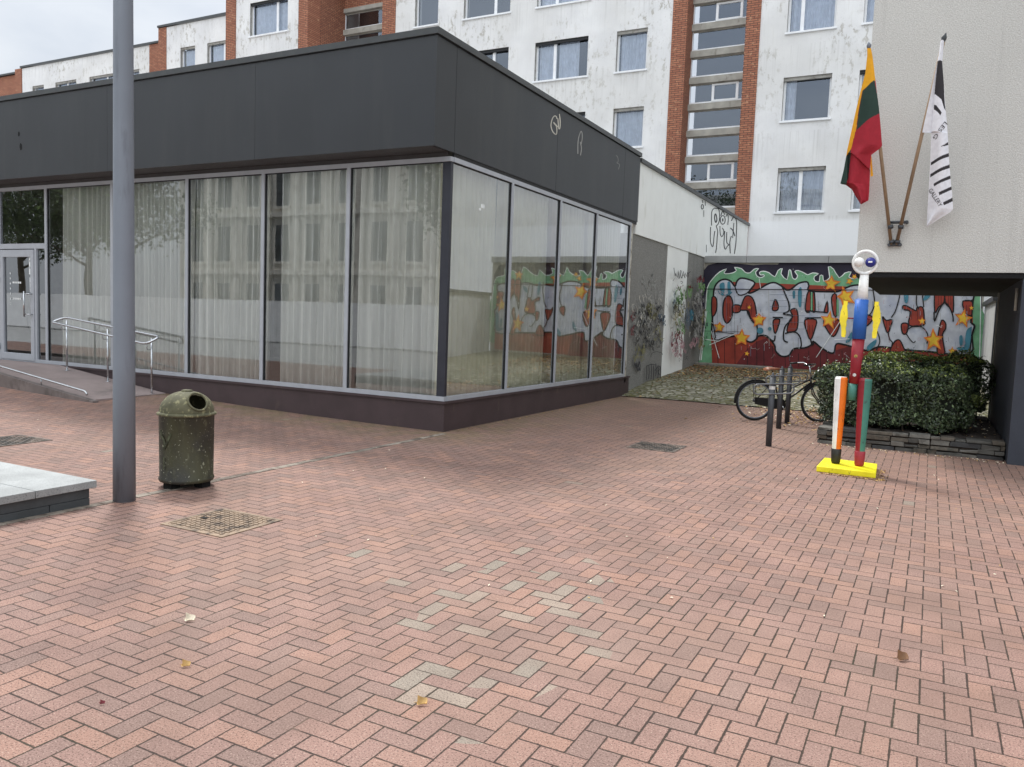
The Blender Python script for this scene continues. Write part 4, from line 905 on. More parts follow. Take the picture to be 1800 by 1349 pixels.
cl2 = cloth(rows2, fold2, c2f, 80, 330)
cl2.build('cloth', f2)
def text_mesh(s):
    c = bpy.data.curves.new('lettering', 'FONT'); c.body = s; c.size = 1.0; c.resolution_u = 2
    o = bpy.data.objects.new('lettering', c); COL.objects.link(o); dg = bpy.context.evaluated_depsgraph_get()
    me = o.evaluated_get(dg).to_mesh(); vs = [(v.co.x, v.co.y) for v in me.vertices]; fs = [tuple(p.vertices) for p in me.polygons]
    o.evaluated_get(dg).to_mesh_clear(); bpy.data.objects.remove(o); bpy.data.curves.remove(c); return vs, fs
b = MB()
def flag_text(s, org, ux, uy, flip=False):
    vs, fs = text_mesh(s); wmax = max(v[0] for v in vs)
    pts = []
    for x, y in vs:
        if flip: x = wmax - x
        u, v = org[0] + ux[0] * x + uy[0] * y, org[1] + ux[1] * x + uy[1] * y
        yy = min(max(v, rows2[0][0]), rows2[-1][0]); l, r_ = lerp_rows(rows2, yy); uu = min(1, max(0, (u - l) / (r_ - l)))
        p = PB(u, v) + Vector((0, -.05 + fold2(uu, (yy - 115) / (1183 - 115), u, v) - .006, 0)); pts.append(p)
    b.add(pts, fs, fmat['black'])
flag_text('GALLERY', (563, 972), (15.5, 25), (31, -19))
b.cut(); flag_text('LES G', (590, 672), (30, -40), (24, 20), True)
b.build('lettering', f2)

# ------------------------------------------------------------------ planter wall, soil, hedges
pl = thing('planter_wall', 'low dry stone planter wall in front of the clipped hedge', 'planter wall', (5.9, 2.9, 0))
stone = [pm('slate_stone_' + n_, c, .85, .2, 7, bump=.01, bscale=40, dirt=((58, 58, 52), 6, .5, .7, 1)) for n_, c in (('dark', (62, 62, 62)), ('mid', (82, 80, 75)), ('warm', (90, 83, 73)), ('light', (108, 105, 98)))]
r = random.Random(8); b = MB()
def course(axis, a0, a1, fixed, z0, h, out):
    a = a0 - r.uniform(0, .02)
    while a < a1 - .02:
        ln = min(a1 - a, r.choice((.13, .18, .24, .3, .36)) * r.uniform(.85, 1.15)); j = r.uniform(0, .045); zt = z0 + h - .006 + r.uniform(-.018, .008)
        c = [r.uniform(-.014, .014) for _ in range(8)]; m_ = r.choice(stone)
        if axis == 'x':
            x0, x1, y0, y1 = a + .004, a + ln - .004, fixed + j, fixed + .26
        else: x0, x1, y0, y1 = fixed + j, fixed + .26, a + .004, a + ln - .004
        b.hexa([(x0, y0, z0), (x1, y0, z0), (x1, y1, z0), (x0, y1, z0)], [(x0 + c[0], y0 + c[1], zt + c[4]), (x1 + c[2], y0 + c[3], zt + c[5]), (x1, y1, zt), (x0, y1, zt)], m_)
        a += ln
zc = -.02
for h_ in (.085, .06, .075, .05):
    course('x', 4.69, 7.04, 2.80, zc, h_, 1); course('y', 3.07, 6.8, 4.69, zc, h_, 1); zc += h_
b.build('stone', pl, bevel=.006)
b = MB(); b.box(4.75, 7.02, 2.87, 6.8, -.02, .2, M['soil']); b.build('core', pl)
b = MB(); n = 46; vs = [(4.9 + 2.13 * i / n, 3.0 + 3.9 * j / n, .235 + .04 * noise.noise(Vector((i * .4, j * .4, 1))) + .02 * noise.noise(Vector((i * 1.7, j * 1.7, 5)))) for j in range(n + 1) for i in range(n + 1)]
b.add(vs, [(j * (n + 1) + i, j * (n + 1) + i + 1, (j + 1) * (n + 1) + i + 1, (j + 1) * (n + 1) + i) for j in range(n) for i in range(n)], M['soil'], True); structure(b, 'planting_soil')

def leaf_mat(name, rgb, rough=.42):
    a = NT(name, rough, spec=.5); g = a.n('ShaderNodeNewGeometry'); rn = g.outputs['Random Per Island']
    c = a.ramp(rn, [(0, s2l([q * .62 for q in rgb])), (.5, s2l(rgb)), (.85, s2l([min(255, q * 1.18) for q in rgb])), (1, s2l([min(255, q * 1.4) for q in rgb]))])
    a.col(c); a.b.inputs['Transmission Weight'].default_value = 0; return a.m
LF = [leaf_mat('hedge_leaf_dark', (54, 66, 44), .32), leaf_mat('hedge_leaf_mid', (94, 108, 78), .26), leaf_mat('hedge_leaf_bright', (124, 136, 70))]
def leaf(b, p, nrm, size, mat, r):
    nrm = nrm.normalized(); t = nrm.orthogonal().normalized(); q = Matrix.Rotation(r.uniform(0, 2 * pi), 3, nrm) @ t; s_ = nrm.cross(q)
    ln = size * r.uniform(.7, 1.3); wd = ln * .5; f_ = nrm * ln * .12
    b.add([p - q * ln * .5, p + s_ * wd * .5 + f_, p + q * ln * .5, p - s_ * wd * .5 + f_], [(0, 1, 2), (0, 2, 3)], mat)
def hedge(name, label, x0, x1, y0, y1, z0, z1, n, seed, top_bright, base):
    t = thing(name, label, 'hedge', ((x0 + x1) / 2, (y0 + y1) / 2, base)); r = random.Random(seed); b = MB()
    cx, cy, cz = (x0 + x1) / 2, (y0 + y1) / 2, (z0 + z1) / 2; hx, hy, hz = (x1 - x0) / 2, (y1 - y0) / 2, (z1 - z0) / 2
    k = 0
    while k < n:
        d = Vector((r.uniform(-1, 1), r.uniform(-1, 1), r.uniform(-1, 1))); face = r.random()
        if face < .34: d.y = -1
        elif face < .44: d.y = 1
        elif face < .62: d.x = r.choice((-1, 1))
        elif face < .94: d.z = 1
        rad = (abs(d.x) ** 6 + abs(d.y) ** 6 + abs(d.z) ** 6) ** (1 / 6); d = d / rad
        p = Vector((cx + d.x * hx, cy + d.y * hy, cz + d.z * hz))
        lump = .15 * noise.noise(p * 2.6 + Vector((seed, 0, 0))) + .05 * noise.noise(p * 7); nr = Vector((d.x ** 5, d.y ** 5, d.z ** 5)).normalized()
        if noise.noise(p * 5 + Vector((0, seed, 3))) < -.22 and r.random() < .85: continue
        p = p + nr * (lump - abs(r.gauss(0, .045)) + (r.uniform(.03, .11) if r.random() < .035 else 0))
        nn = nr * .7 + Vector((r.uniform(-1, 1), r.uniform(-1, 1), r.uniform(-.4, 1.2)))
        m_ = LF[2] if (d.z > .8 and r.random() < top_bright) else LF[r.choice((0, 0, 1))]  # top leaves take the brighter colour, a lit look put into them
        leaf(b, p, nn, r.uniform(.034, .064), m_, r); k += 1
    b.build('foliage', t)
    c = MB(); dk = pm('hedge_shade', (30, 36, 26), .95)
    c.box(x0 + .16, x1 - .16, y0 + .16, y1 - .16, z0 + .12, z1 - .16, dk); c.build('shade_core', t)  # dark box stands in for the shade inside the foliage
    c = MB()
    for q in range(14):
        x, y = r.uniform(x0 + .15, x1 - .15), r.uniform(y0 + .12, y1 - .12); c.cut(); c.tube([(x, y, base - .03), (x + r.uniform(-.05, .05), y + r.uniform(-.05, .05), z0 + .3)], [.014, .008], M['soil'], 6)
    c.build('stem', t); return t
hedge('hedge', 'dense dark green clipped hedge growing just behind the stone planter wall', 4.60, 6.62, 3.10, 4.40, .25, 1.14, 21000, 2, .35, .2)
hedge('hedge', 'taller hedge with top coloured bright as if sunlit behind the front hedge, by the mural', 5.0, 7.0, 5.5, 6.5, .3, 1.31, 13000, 7, .9, .2)
pb_ = W(1708, 702, (0, 1, 0), 5.0); r = random.Random(4); b = MB()
for q in range(500): leaf(b, Vector((pb_.x + r.gauss(0, .07), 5.0 + r.gauss(0, .1), pb_.z - .02 + r.gauss(0, .045))), Vector((r.uniform(-1, 1), r.uniform(-1, .2), 1)), .05, LF[2], r)
sp_ = thing('small_shrub', 'small lime green shrub in the soil beside the dark passage wall', 'shrub', (pb_.x, 5.0, .24)); b.build('foliage', sp_)
b = MB(); b.tube([(pb_.x, 5.0, .2), (pb_.x, 5.0, pb_.z)], .012, M['soil'], 6); b.build('stem', sp_)

# ------------------------------------------------------------------ painted figure
st = thing('painted_figure', 'tall painted wooden figure with ring head and striped legs on yellow plate', 'sculpture', (5.3, .62, 0))
pnt = lambda n_, c, rg=.38: pm('figure_' + n_, c, rg + .14, .14, 4, bump=.004, bscale=26, dirt=(tuple(q * .55 + 20 for q in c), 21, .60, .67, .45))
Q = {k: pnt(k, c) for k, c in dict(yellow=(240, 226, 28), white=(236, 236, 232), orange=(232, 116, 20), black=(34, 32, 30), crimson=(140, 26, 40), teal=(66, 124, 110), blue=(34, 96, 180), navy=(34, 40, 128), foot=(150, 40, 54), arm=(246, 224, 50), grey=(200, 200, 198)).items()}
yw = Q['yellow']; b = MB()
b.hexa([(4.985, .26, .002), (5.62, .25, .002), (5.595, .95, .002), (4.99, 1.0, .002)], [(4.985, .26, .065), (5.62, .25, .065), (5.595, .95, .065), (4.99, 1.0, .065)], yw); b.build('base_plate', st, bevel=.006)
def leg(xt, xb, m_l, m_r, foot, rt, rb):
    b = MB(); n = 28; rings = []; yc = .62
    for z, t_ in ((.24, 0), (.5, .33), (.8, .66), (1.08, .97), (1.105, 1)):
        x = xb + (xt - xb) * t_; rad = rb + (rt - rb) * min(1, t_ * 1.15); rad = rad if z < 1.1 else rad - .012
        rings.append((x, rad, z))
    split = lambda k, j: m_l if cos(2 * pi * (k + .5) / n) < (-.02 + .10 * sin(j * 2.1)) else m_r
    vs = [(x + rad * cos(2 * pi * k / n), yc + rad * sin(2 * pi * k / n), z) for x, rad, z in rings for k in range(n)]
    for j in range(len(rings) - 1):
        for k in range(n): 
            q = [vs[j * n + k], vs[j * n + (k + 1) % n], vs[(j + 1) * n + (k + 1) % n], vs[(j + 1) * n + k]]; b.quad(*q, split(k, j), True)
    b.add([vs[(len(rings) - 1) * n + k] for k in range(n)], [tuple(range(n))], m_l)
    L = b.build('leg', st)
    b = MB(); b.lathe([(rb - .008, .066), (rb + .002, .09), (rb + .008, .235), (rb - .004, .25)], (xb, yc, 0), foot, 24); b.build('foot', L)
leg(5.155, 5.155, Q['white'], Q['orange'], Q['black'], .073, .05); leg(5.415, 5.415, Q['crimson'], Q['teal'], Q['foot'], .077, .052)
def seg(name, z0, x0, r0, z1, x1, r1, m_, lip=0):
    b = MB(); b.tube([(x0, .62, z0), (x0 + (x1 - x0) * .5, .62, (z0 + z1) / 2), (x1, .62, z1)], [r0, (r0 + r1) / 2, r1], m_, 28); return b.build(name, st)
seg('hip', .84, 5.283, .050, 1.035, 5.285, .052, Q['teal'])
tr = seg('lower_torso', 1.036, 5.297, .056, 1.56, 5.312, .068, Q['crimson'])
b = MB()
for (z, rad, m_) in ((1.14, .022, Q['grey']), (1.36, .022, pnt('gilt', (170, 140, 70)))):
    b.cut(); b.poly([(5.30 + rad * cos(q * pi / 6) * (1 if q % 2 else .8), .62 - .0655 - .0, z + rad * sin(q * pi / 6) * (1 if q % 2 else .8)) for q in range(12)], m_)
b.build('sticker', tr)
seg('upper_torso', 1.561, 5.312, .076, 2.02, 5.318, .074, Q['blue'])
seg('neck', 2.021, 5.320, .060, 2.31, 5.325, .047, Q['white'])
b = MB(); R_, ro = .128, .018; b.tube([(5.325 + R_ * cos(a), .62, 2.453 + R_ * sin(a)) for a in [2 * pi * q / 40 for q in range(40)]], ro, Q['white'], 12, True); b.lathe([(.03, 0), (.05, .012), (.05, .03)], (5.325, .62, 2.295), Q['grey'], 20); hd = b.build('head_ring', st)
b = MB(); b.ball((5.263, .60, 2.452), .056, Q['white'], 24); b.build('eye', hd)
b = MB(); b.ball((5.382, .60, 2.452), .058, Q['navy'], 24); b.box(5.362, 5.404, .538, .548, 2.443, 2.461, Q['white']); e2 = b.build('eye', hd); e2['label'] = 'dark blue eye with a white dash'
def arm(xc, sgn):
    prof = [(2.00, -.022, .012), (1.955, -.022, .014), (1.95, -.03, .010), (1.92, -.034, .012), (1.87, -.045, .018), (1.80, -.050, .022), (1.76, -.048, .012), (1.72, -.036, .016), (1.68, -.028, .010), (1.64, -.026, .016), (1.59, -.024, .014), (1.575, -.016, .010)]
    pts = [(xc - sgn * a * 1.15, z) for z, a, c in prof] + [(xc - sgn * c * 1.4, z) for z, a, c in reversed(prof)]
    n = len(pts); b = MB(); fr = [(x, .585, z) for x, z in pts]; bk = [(x, .625, z) for x, z in pts]
    b.poly(fr, Q['arm']); b.poly(bk[::-1], Q['arm']); b.add(fr + bk, [(i, n + i, n + (i + 1) % n, (i + 1) % n) for i in range(n)], Q['arm'])
    b.tube([(xc + sgn * .005, .60, 1.80), (5.315 - sgn * -.06, .61, 1.80)], .008, Q['crimson'], 8); b.build('arm', st)
arm(5.15, -1); arm(5.475, 1)

# ------------------------------------------------------------------ bicycle
bk = thing('bicycle', 'black city bicycle with brown saddle parked behind the bike racks', 'bicycle', (3.85, 5.25, 0))
B0 = Vector((3.37, 4.97, 0)); BD = Vector((4.41, 5.62, 0)) - B0; WBASE = 1.19; BD.normalize(); BN = Vector((-BD.y, BD.x, 0))
bp = lambda u, z, s=0.: B0 + BD * u + BN * s + Vector((0, 0, z))
tyre = pm('bike_tyre_rubber', (30, 30, 30), .8); chrome = M['steel']; frm = pm('bike_frame_black_paint', (40, 36, 36), .3, .05); 
RW = .355
for u0 in (0, WBASE):
    c = (u0, RW); wh = MB(); ring = lambda rad: [bp(c[0] + rad * cos(2 * pi * q / 44), c[1] + rad * sin(2 * pi * q / 44)) for q in range(44)]
    wh.tube([bp(c[0], c[1], -.05), bp(c[0], c[1], .05)], .03, M['post_black'], 10)
    for q in range(18):
        a = 2 * pi * q / 18; wh.tube([bp(c[0] + .02 * cos(a + .5), c[1] + .02 * sin(a + .5), .02 * (-1) ** q), bp(c[0] + .31 * cos(a), c[1] + .31 * sin(a))], .0016, M['zinc'], 4)
    wo = wh.build('wheel', bk)
    t2 = MB(); t2.tube(ring(.335), .0205, tyre, 10, True); t2.build('tyre', wo); t2 = MB(); t2.tube(ring(.309), .011, M['zinc'], 8, True); t2.build('rim', wo)
b = MB()
bb = (.46, .29); hd0, hd1 = (.985, .78), (1.025, .62); seat_t = (.30, .80)
for a_, c_, rad in ((bb, seat_t, .016), (bb, (.99, .70), .018), ((.40, .48), (.985, .76), .015), (bb, (0, RW), .011), ((.32, .72), (0, RW), .009), (hd0, hd1, .019)): b.tube([bp(*a_), bp(*c_)], rad, frm, 10)
for s_ in (-.045, .045): b.tube([bp(hd1[0], hd1[1], s_ * .5), bp(1.06, .5, s_), bp(WBASE, RW, s_)], .011, frm, 8)
b.build('frame', bk)
b = MB()
for c_ in (0, WBASE): b.cut(); b.tube([bp(c_ + .372 * cos(a), RW + .372 * sin(a)) for a in [radians(q) for q in (range(20, 200, 12) if c_ == 0 else range(15, 150, 12))]], .016, M['rubber'], 8)
b.build('mudguard', bk)
b = MB(); b.tube([bp(*seat_t), bp(.285, .90)], .013, chrome, 8); b.build('seat_post', bk)
sad = pm('brown_leather_saddle', (136, 84, 58), .45); b = MB()
for u0, w_, z_ in ((.10, .0, 0),): pass
prof = [(.12, .085, .935), (.18, .095, .955), (.25, .075, .95), (.33, .035, .945), (.40, .018, .94)]; vs = []
for u_, w_, z_ in prof:
    for q in range(9): a = pi * q / 8; vs.append(bp(u_ + .02, z_ - .035 + .045 * sin(a), -w_ * cos(a)))
b.add(vs, [(i * 9 + q, i * 9 + q + 1, (i + 1) * 9 + q + 1, (i + 1) * 9 + q) for i in range(4) for q in range(8)] + [(8, 7, 6, 5, 4, 3, 2, 1, 0), tuple(36 + q for q in range(9))], sad, True); b.build('saddle', bk)
b = MB(); b.tube([bp(.985, .78), bp(.965, .98)], .013, chrome, 8)
for s_ in (-1, 1): b.tube([bp(.965, .98, 0), bp(.985, 1.01, s_ * .12), bp(.95, 1.05, s_ * .24), bp(.80, 1.04, s_ * .28), bp(.74, 1.03, s_ * .285)], .011, chrome, 8)
hb = b.build('handlebar', bk)
for s_ in (-1, 1): b = MB(); b.tube([bp(.85, 1.042, s_ * .272), bp(.72, 1.025, s_ * .29)], .017, M['rubber'], 8); b.build('grip', hb)
b = MB()
for s_ in (-.06, .06): b.tube([bp(-.22, .76, s_), bp(.22, .76, s_)], .007, M['rubber'], 6); b.tube([bp(-.05, .76, s_), bp(0, RW, s_ * .8)], .006, M['rubber'], 6)
for u_ in (-.2, -.08, .05, .18): b.tube([bp(u_, .76, -.06), bp(u_, .76, .06)], .006, M['rubber'], 6)
b.build('carrier', bk)
b = MB(); n = 20; pts = [(-.03, .42), (.5, .40), (.56, .29), (.5, .20), (-.02, .30)]; b.poly([bp(u_, z_, -.05) for u_, z_ in pts], M['rubber']); b.poly([bp(u_, z_, -.04) for u_, z_ in pts[::-1]], M['rubber']); b.build('chain_guard', bk)
b = MB(); b.tube([bp(bb[0], bb[1], -.09), bp(bb[0], bb[1], .09)], .014, chrome, 8); b.tube([bp(*bb, -.09), bp(.56, .15, -.1)], .010, chrome, 6); b.tube([bp(*bb, .09), bp(.36, .43, .1)], .010, chrome, 6); b.build('crank', bk)
for u_, z_, s_ in ((.56, .15, -.14), (.36, .43, .14)): b = MB(); q = bp(u_, z_, s_); b.box(q.x - .05, q.x + .05, q.y - .04, q.y + .04, q.z - .012, q.z + .012, M['rubber']); b.build('pedal', bk)
b = MB(); b.ball(bp(1.05, .80), .05, M['rubber'], 14); b.build('headlight', bk)

# ------------------------------------------------------------------ bike racks
rk = thing('bike_rack', 'nearest charcoal bike rack post, white sticker below its top', 'bike rack', (4.15, 1.95, 0), 'bike rack posts with side hoops')
b = MB(); b.tube([(4.15, 1.95, -.02), (4.15, 1.95, .97)], .042, M['post_black'], 20); b.lathe([(.042, .97), (.036, .99), (.016, 1.005), (.014, 1.03), (.0, 1.035)], (4.15, 1.95, 0), M['post_black'], 20); b.build('post', rk)
hd_ = Vector((.93, .36, 0)).normalized()
b = MB(); b.tube([tuple(Vector((4.15, 1.95, 0)) + hd_ * u_ + Vector((0, -.045, z_))) for u_, z_ in [(p.x, p.y) for p in arc_path([(-.24, .86, 0), (.30, .90, 0), (.30, .76, 0), (-.24, .72, 0)], .07)]], .011, M['hoop'], 8, True); b.build('hoop', rk)
rk2 = copy_tree(rk, Vector((3.93, 4.12, 0)), 'middle bike rack post, standing between two others beside the bicycle')
rk3 = copy_tree(rk, Vector((3.93, 4.99, 0)), 'farthest bike rack post, right against the bicycle frame')
b = MB(); b.tube([(4.15, 1.95, .80), (4.15, 1.95, .845)], .0435, Q['grey'], 20, cap=False); b.build('sticker', rk)

# ------------------------------------------------------------------ trash bin
bx, by = .075, -4.51
def bin_mat():
    a = NT('mossy_green_plastic', .6); x, y, z = a.sep()
    c = a.mix(a.step(a.noise(5, a.map((1, 1, .35)), 6), .38, .66), s2l((44, 43, 32)), s2l((68, 67, 45)))
    c = a.mix(a.step(a.noise(2.6, None, 4), .5, .68, 0, .75), c, s2l((48, 48, 48)))
    c = a.mix(a.step(a.noise(9, a.map((1, 1, .5)), 7, .7), .58, .68, 0, .6), c, s2l((98, 98, 74)))
    c = a.mix(a.step(a.noise(55, None, 3), .66, .71), c, s2l((176, 176, 156)))
    c = a.mix(a.step(a.noise(24, None, 3), .65, .72, 0, .8), c, s2l((150, 150, 128)))
    a.col(c); a.bump(a.noise(60, None, 5), .004, .6); return a.m
bm_ = bin_mat(); dome_m = pm('lichened_plastic_dome', (88, 86, 64), .8, .25, 7, bump=.004, bscale=60, dirt=((138, 134, 100), 26, .53, .64, 1))
tb = thing('trash_bin', 'weathered mossy green dome topped litter bin beside the lamp post', 'litter bin', (bx, by, 0))
b = MB(); n = 48; vs = []; prof = [(.232, .06), (.240, .075), (.240, .09), (.232, .10), (.238, .66), (.244, .67)]
for rad, z in prof:
    for k in range(n): rr_ = rad - (.004 if (k % 4 == 0 and .1 <= z <= .66) else 0); vs.append((bx + rr_ * cos(2 * pi * k / n), by + rr_ * sin(2 * pi * k / n), z))
b.add(vs, [(i * n + k, i * n + (k + 1) % n, (i + 1) * n + (k + 1) % n, (i + 1) * n + k) for i in range(len(prof) - 1) for k in range(n)], bm_, True); b.add([vs[k] for k in range(n)], [tuple(range(n - 1, -1, -1))], bm_)
body = b.build('body', tb)
def bod(u, v, h):
    p = W(250 + u / 6.745, 670 + v / 6.745, (_fw.x, _fw.y, 0), Vector((_fw.x, _fw.y, 0)).dot(Vector((bx, by, 0))))
    d = Vector((p.x - bx, p.y - by)); lat = d.dot(Vector((_r0.x, _r0.y))); lat = max(-.23, min(.23, lat)); dep = sqrt(max(0, (.2385 + h) ** 2 - lat ** 2))
    q = Vector((bx, by)) + Vector((_r0.x, _r0.y)) * lat - Vector((sin(YAW), cos(YAW))) * dep; return (q.x, q.y, p.z)
t = Paint(bod); fm_ = pm('faded_spray_mark', (84, 88, 66), .8, .3, 14, dirt=((52, 54, 36), 22, .46, .6, 1))
t.stroke([(310, 550), (340, 620), (375, 670), (390, 740)], 30, fm_); t.stroke([(465, 590), (440, 640), (410, 700), (360, 770)], 26, fm_); t.stroke([(372, 860), (374, 920), (372, 1000)], 18, fm_); 
t.mb.build('spray_mark', body)
# dome with a real hole cut towards the upper right
b = MB(); nlat, nlon = 30, 72; hole_dir = Vector((.55, -.45, .72)).normalized()
def dome(i, k):
    a = (pi / 2) * i / nlat; rad = .236 * cos(a) ** .9; z = .69 + .19 * sin(a); return Vector((rad * cos(2 * pi * k / nlon), rad * sin(2 * pi * k / nlon), z - .69))
hc = None
cdir = (CAMLOC - Vector((bx, by, .8))); ang0 = math.atan2(cdir.y, cdir.x) + .50
hc = Vector((.192 * cos(ang0), .192 * sin(ang0), .112))
vs = []; keep = {}
for i in range(nlat + 1):
    for k in range(nlon):
        p = dome(i, k); d = p - hc
        if d.length < .088: pass
        vs.append(Vector((bx, by, .69)) + p)
fs = []
for i in range(nlat):
    for k in range(nlon):
        q = (i * nlon + k, i * nlon + (k + 1) % nlon, (i + 1) * nlon + (k + 1) % nlon, (i + 1) * nlon + k)
        cen = sum((vs[z] for z in q), Vector()) / 4 - Vector((bx, by, .69))
        if (cen - hc).length < .086: continue
        fs.append(q)
b.add(vs, fs, dome_m, True); b.lathe([(.236, .662), (.256, .668), (.258, .682), (.238, .695)], (bx, by, 0), dome_m, 48); b.lathe([(.05, .868), (.05, .888), (.03, .893), (0, .894)], (bx, by, 0), dome_m, 24)
lid = b.build('dome_lid', tb)
nrm = Vector((hc.x, hc.y, .13)).normalized(); e1 = nrm.orthogonal().normalized(); e2_ = nrm.cross(e1); b = MB(); hp = Vector((bx, by, .69)) + hc
b.tube([hp + (e1 * cos(2 * pi * q / 30) + e2_ * sin(2 * pi * q / 30)) * .088 - nrm * .010 for q in range(30)], .011, dome_m, 8, True); b.build('opening_rim', lid)
b = MB(); b.lathe([(.2, .12), (.2, .86)], (bx, by, 0), M['void'], 24) if 0 else None
b.lathe([(.224, .12), (.224, .672)], (bx, by, 0), M['void'], 32); b.build('liner', tb)
b = MB()
for q in range(3): b.cut(); a = q * 2.1 + .4; x, y = bx + .15 * cos(a), by + .15 * sin(a); b.box(x - .05, x + .05, y - .05, y + .05, 0.001, .062, M['void'])
b.build('foot', tb)

# ------------------------------------------------------------------ lamp post, granite bench, covers
lp = thing('lamp_post', 'tall grey tapered steel lamp post between the bin and the granite bench', 'lamp post', (.136, -5.2, 0))
b = MB(); b.tube([(.136, -5.2, -.02), (.136, -5.2, 1.2), (.136, -5.2, 4), (.136, -5.2, 9.0)], [.089, .085, .074, .05], M['zinc'], 36); b.build('pole', lp)
b = MB(); b.tube([(.136, -5.2, 8.9), (.0, -5.2, 9.3), (-.4, -5.2, 9.5), (-1.4, -5.2, 9.6)], .035, M['zinc'], 12); b.build('arm', lp)
b = MB(); b.box(-2.0, -1.35, -5.32, -5.08, 9.56, 9.66, M['zinc']); b.build('luminaire', lp, bevel=.02)
b = MB(); b.box(.03, .24, -5.2 - .114, -5.2 - .1125, .55, .95, M['zinc']) if 0 else None
gb = thing('granite_bench', 'flat speckled granite slab seat on a dark slate base, at the lower left', 'bench', (-1.5, -6.5, 0))
b = MB(); xx = [-6, -3.9, -1.9, .10]; yy = [-9.5 + .51 * q for q in range(8)] + [-5.42]
for i in range(3):
    for j in range(8): b.box(xx[i] + .003, xx[i + 1] - .003, yy[j] + .003, yy[j + 1] - .003, .145, .205, M['granite'])
b.build('slab', gb, bevel=.004)
b = MB(); yb = [-9.4, -8.6, -7.75, -6.95, -6.2, -5.46]
for j in range(5): b.box(-.3, .06, yb[j] + .003, yb[j + 1] - .003, .062, .144, M['slate'])
yb = [-9.4, -8.2, -7.3, -6.5, -5.8, -5.46]
for j in range(5): b.box(-.3, .063, yb[j] + .003, yb[j + 1] - .003, 0, .06, M['slate'])
b.box(-6, -.303, -9.4, -5.46, 0, .144, M['slate']); b.build('base', gb, bevel=.004)
def cover(x0, x1, y0, y1, mat, label, seed):
    t_ = thing('manhole_cover', label, 'manhole cover', ((x0 + x1) / 2, (y0 + y1) / 2, gz((x0 + x1) / 2, (y0 + y1) / 2)), 'iron covers in the paving'); z = gz((x0 + x1) / 2, (y0 + y1) / 2)
    b = MB(); b.box(x0, x1, y0, y0 + .035, z, z + .007, mat); b.box(x0, x1, y1 - .035, y1, z, z + .007, mat); b.box(x0, x0 + .035, y0 + .035, y1 - .035, z, z + .007, mat); b.box(x1 - .035, x1, y0 + .035, y1 - .035, z, z + .007, mat); b.build('frame', t_)
    b = MB(); b.box(x0 + .036, x1 - .036, y0 + .036, y1 - .036, z, z + .003, mat); n = 11; sxx = (x1 - x0 - .09) / n; syy = (y1 - y0 - .09) / n; r = random.Random(seed)
    for i in range(n):
        for j in range(n):
            cx, cy = x0 + .045 + (i + .5) * sxx, y0 + .045 + (j + .5) * syy
            if (i + j) % 2: b.box(cx - sxx * .42, cx + sxx * .42, cy - syy * .15, cy + syy * .15, z + .003, z + .0085, mat)
            else: b.box(cx - sxx * .15, cx + sxx * .15, cy - syy * .42, cy + syy * .42, z + .003, z + .0085, mat)
    b.box(x0 + .1, x0 + .16, (y0 + y1) / 2 - .02, (y0 + y1) / 2 + .02, z + .0086, z + .0095, M['void']); b.build('plate', t_)
cover(1.0, 1.65, -5.54, -4.93, M['iron'], 'square patterned iron cover near the lamp post foot', 1)
cover(2.58, 3.22, .46, 1.10, M['iron_dark'], 'dark damp iron cover out on the brick square, before the bike racks', 2)
cover(-3.75, -3.10, -4.45, -3.75, M['iron_dark'], 'worn iron cover beside the granite bench, left of the lamp post', 3)

# ------------------------------------------------------------------ leaf litter
lm = [pm('dry_leaf_' + n_, c, .7, .2, 30) for n_, c in (('tan', (190, 154, 96)), ('brown', (128, 92, 62)), ('pale', (226, 214, 190)))]
r = random.Random(21); b = MB()
def lit(x, y, z, s_, m_): leaf(b, Vector((x, y, z + .006)), Vector((r.uniform(-.4, .4), r.uniform(-.4, .4), 1)), s_, m_, r)
for q in range(2600): x, y = r.uniform(0, 5.2), 13.6 - abs(r.gauss(0, 2.0)); lit(x, y, yard_z(y) + .012, .075, lm[r.choice((0, 1, 1, 1))])
for q in range(700): x, y = 3.4 + r.gauss(.7, .55), 6.2 + r.gauss(.2, .9); lit(x, y, max(0, yard_z(y)) + .01, .06, lm[r.choice((0, 0, 2, 1))])
for q in range(170): a = r.uniform(4.6, 7.05); lit(a, 2.72 - abs(r.gauss(0, .12)), 0, .03, lm[r.choice((0, 2, 2))])
for q in range(200):
    x = r.uniform(5.05, 5.72); lit(x, .2 - abs(r.gauss(0, .05)), 0, .032, lm[r.choice((0, 0, 1))])
for q in range(60): lit(5.64 + abs(r.gauss(0, .04)), r.uniform(.2, .9), 0, .032, lm[r.choice((0, 1))])
for q in range(90): y = r.uniform(.2, 7); lit(.06 + abs(r.gauss(0, .06)), y, 0, .03, lm[r.choice((0, 1))])
for q in range(230): x, y = r.uniform(-8, 9), r.uniform(-6, 7); lit(x, y, gz(x, y), .022, lm[r.choice((0, 2, 2, 2))]) if not (x < 0 and y > -1.6) else None
for q in range(260): x, y = r.uniform(5.0, 7.0), r.uniform(3.1, 6.4); lit(x, y, .25, .04, lm[r.choice((0, 2, 1))])
tag(b.build('leaf_litter'), 'small dry leaves scattered over paving and cobbles', 'leaf litter', kind='stuff')
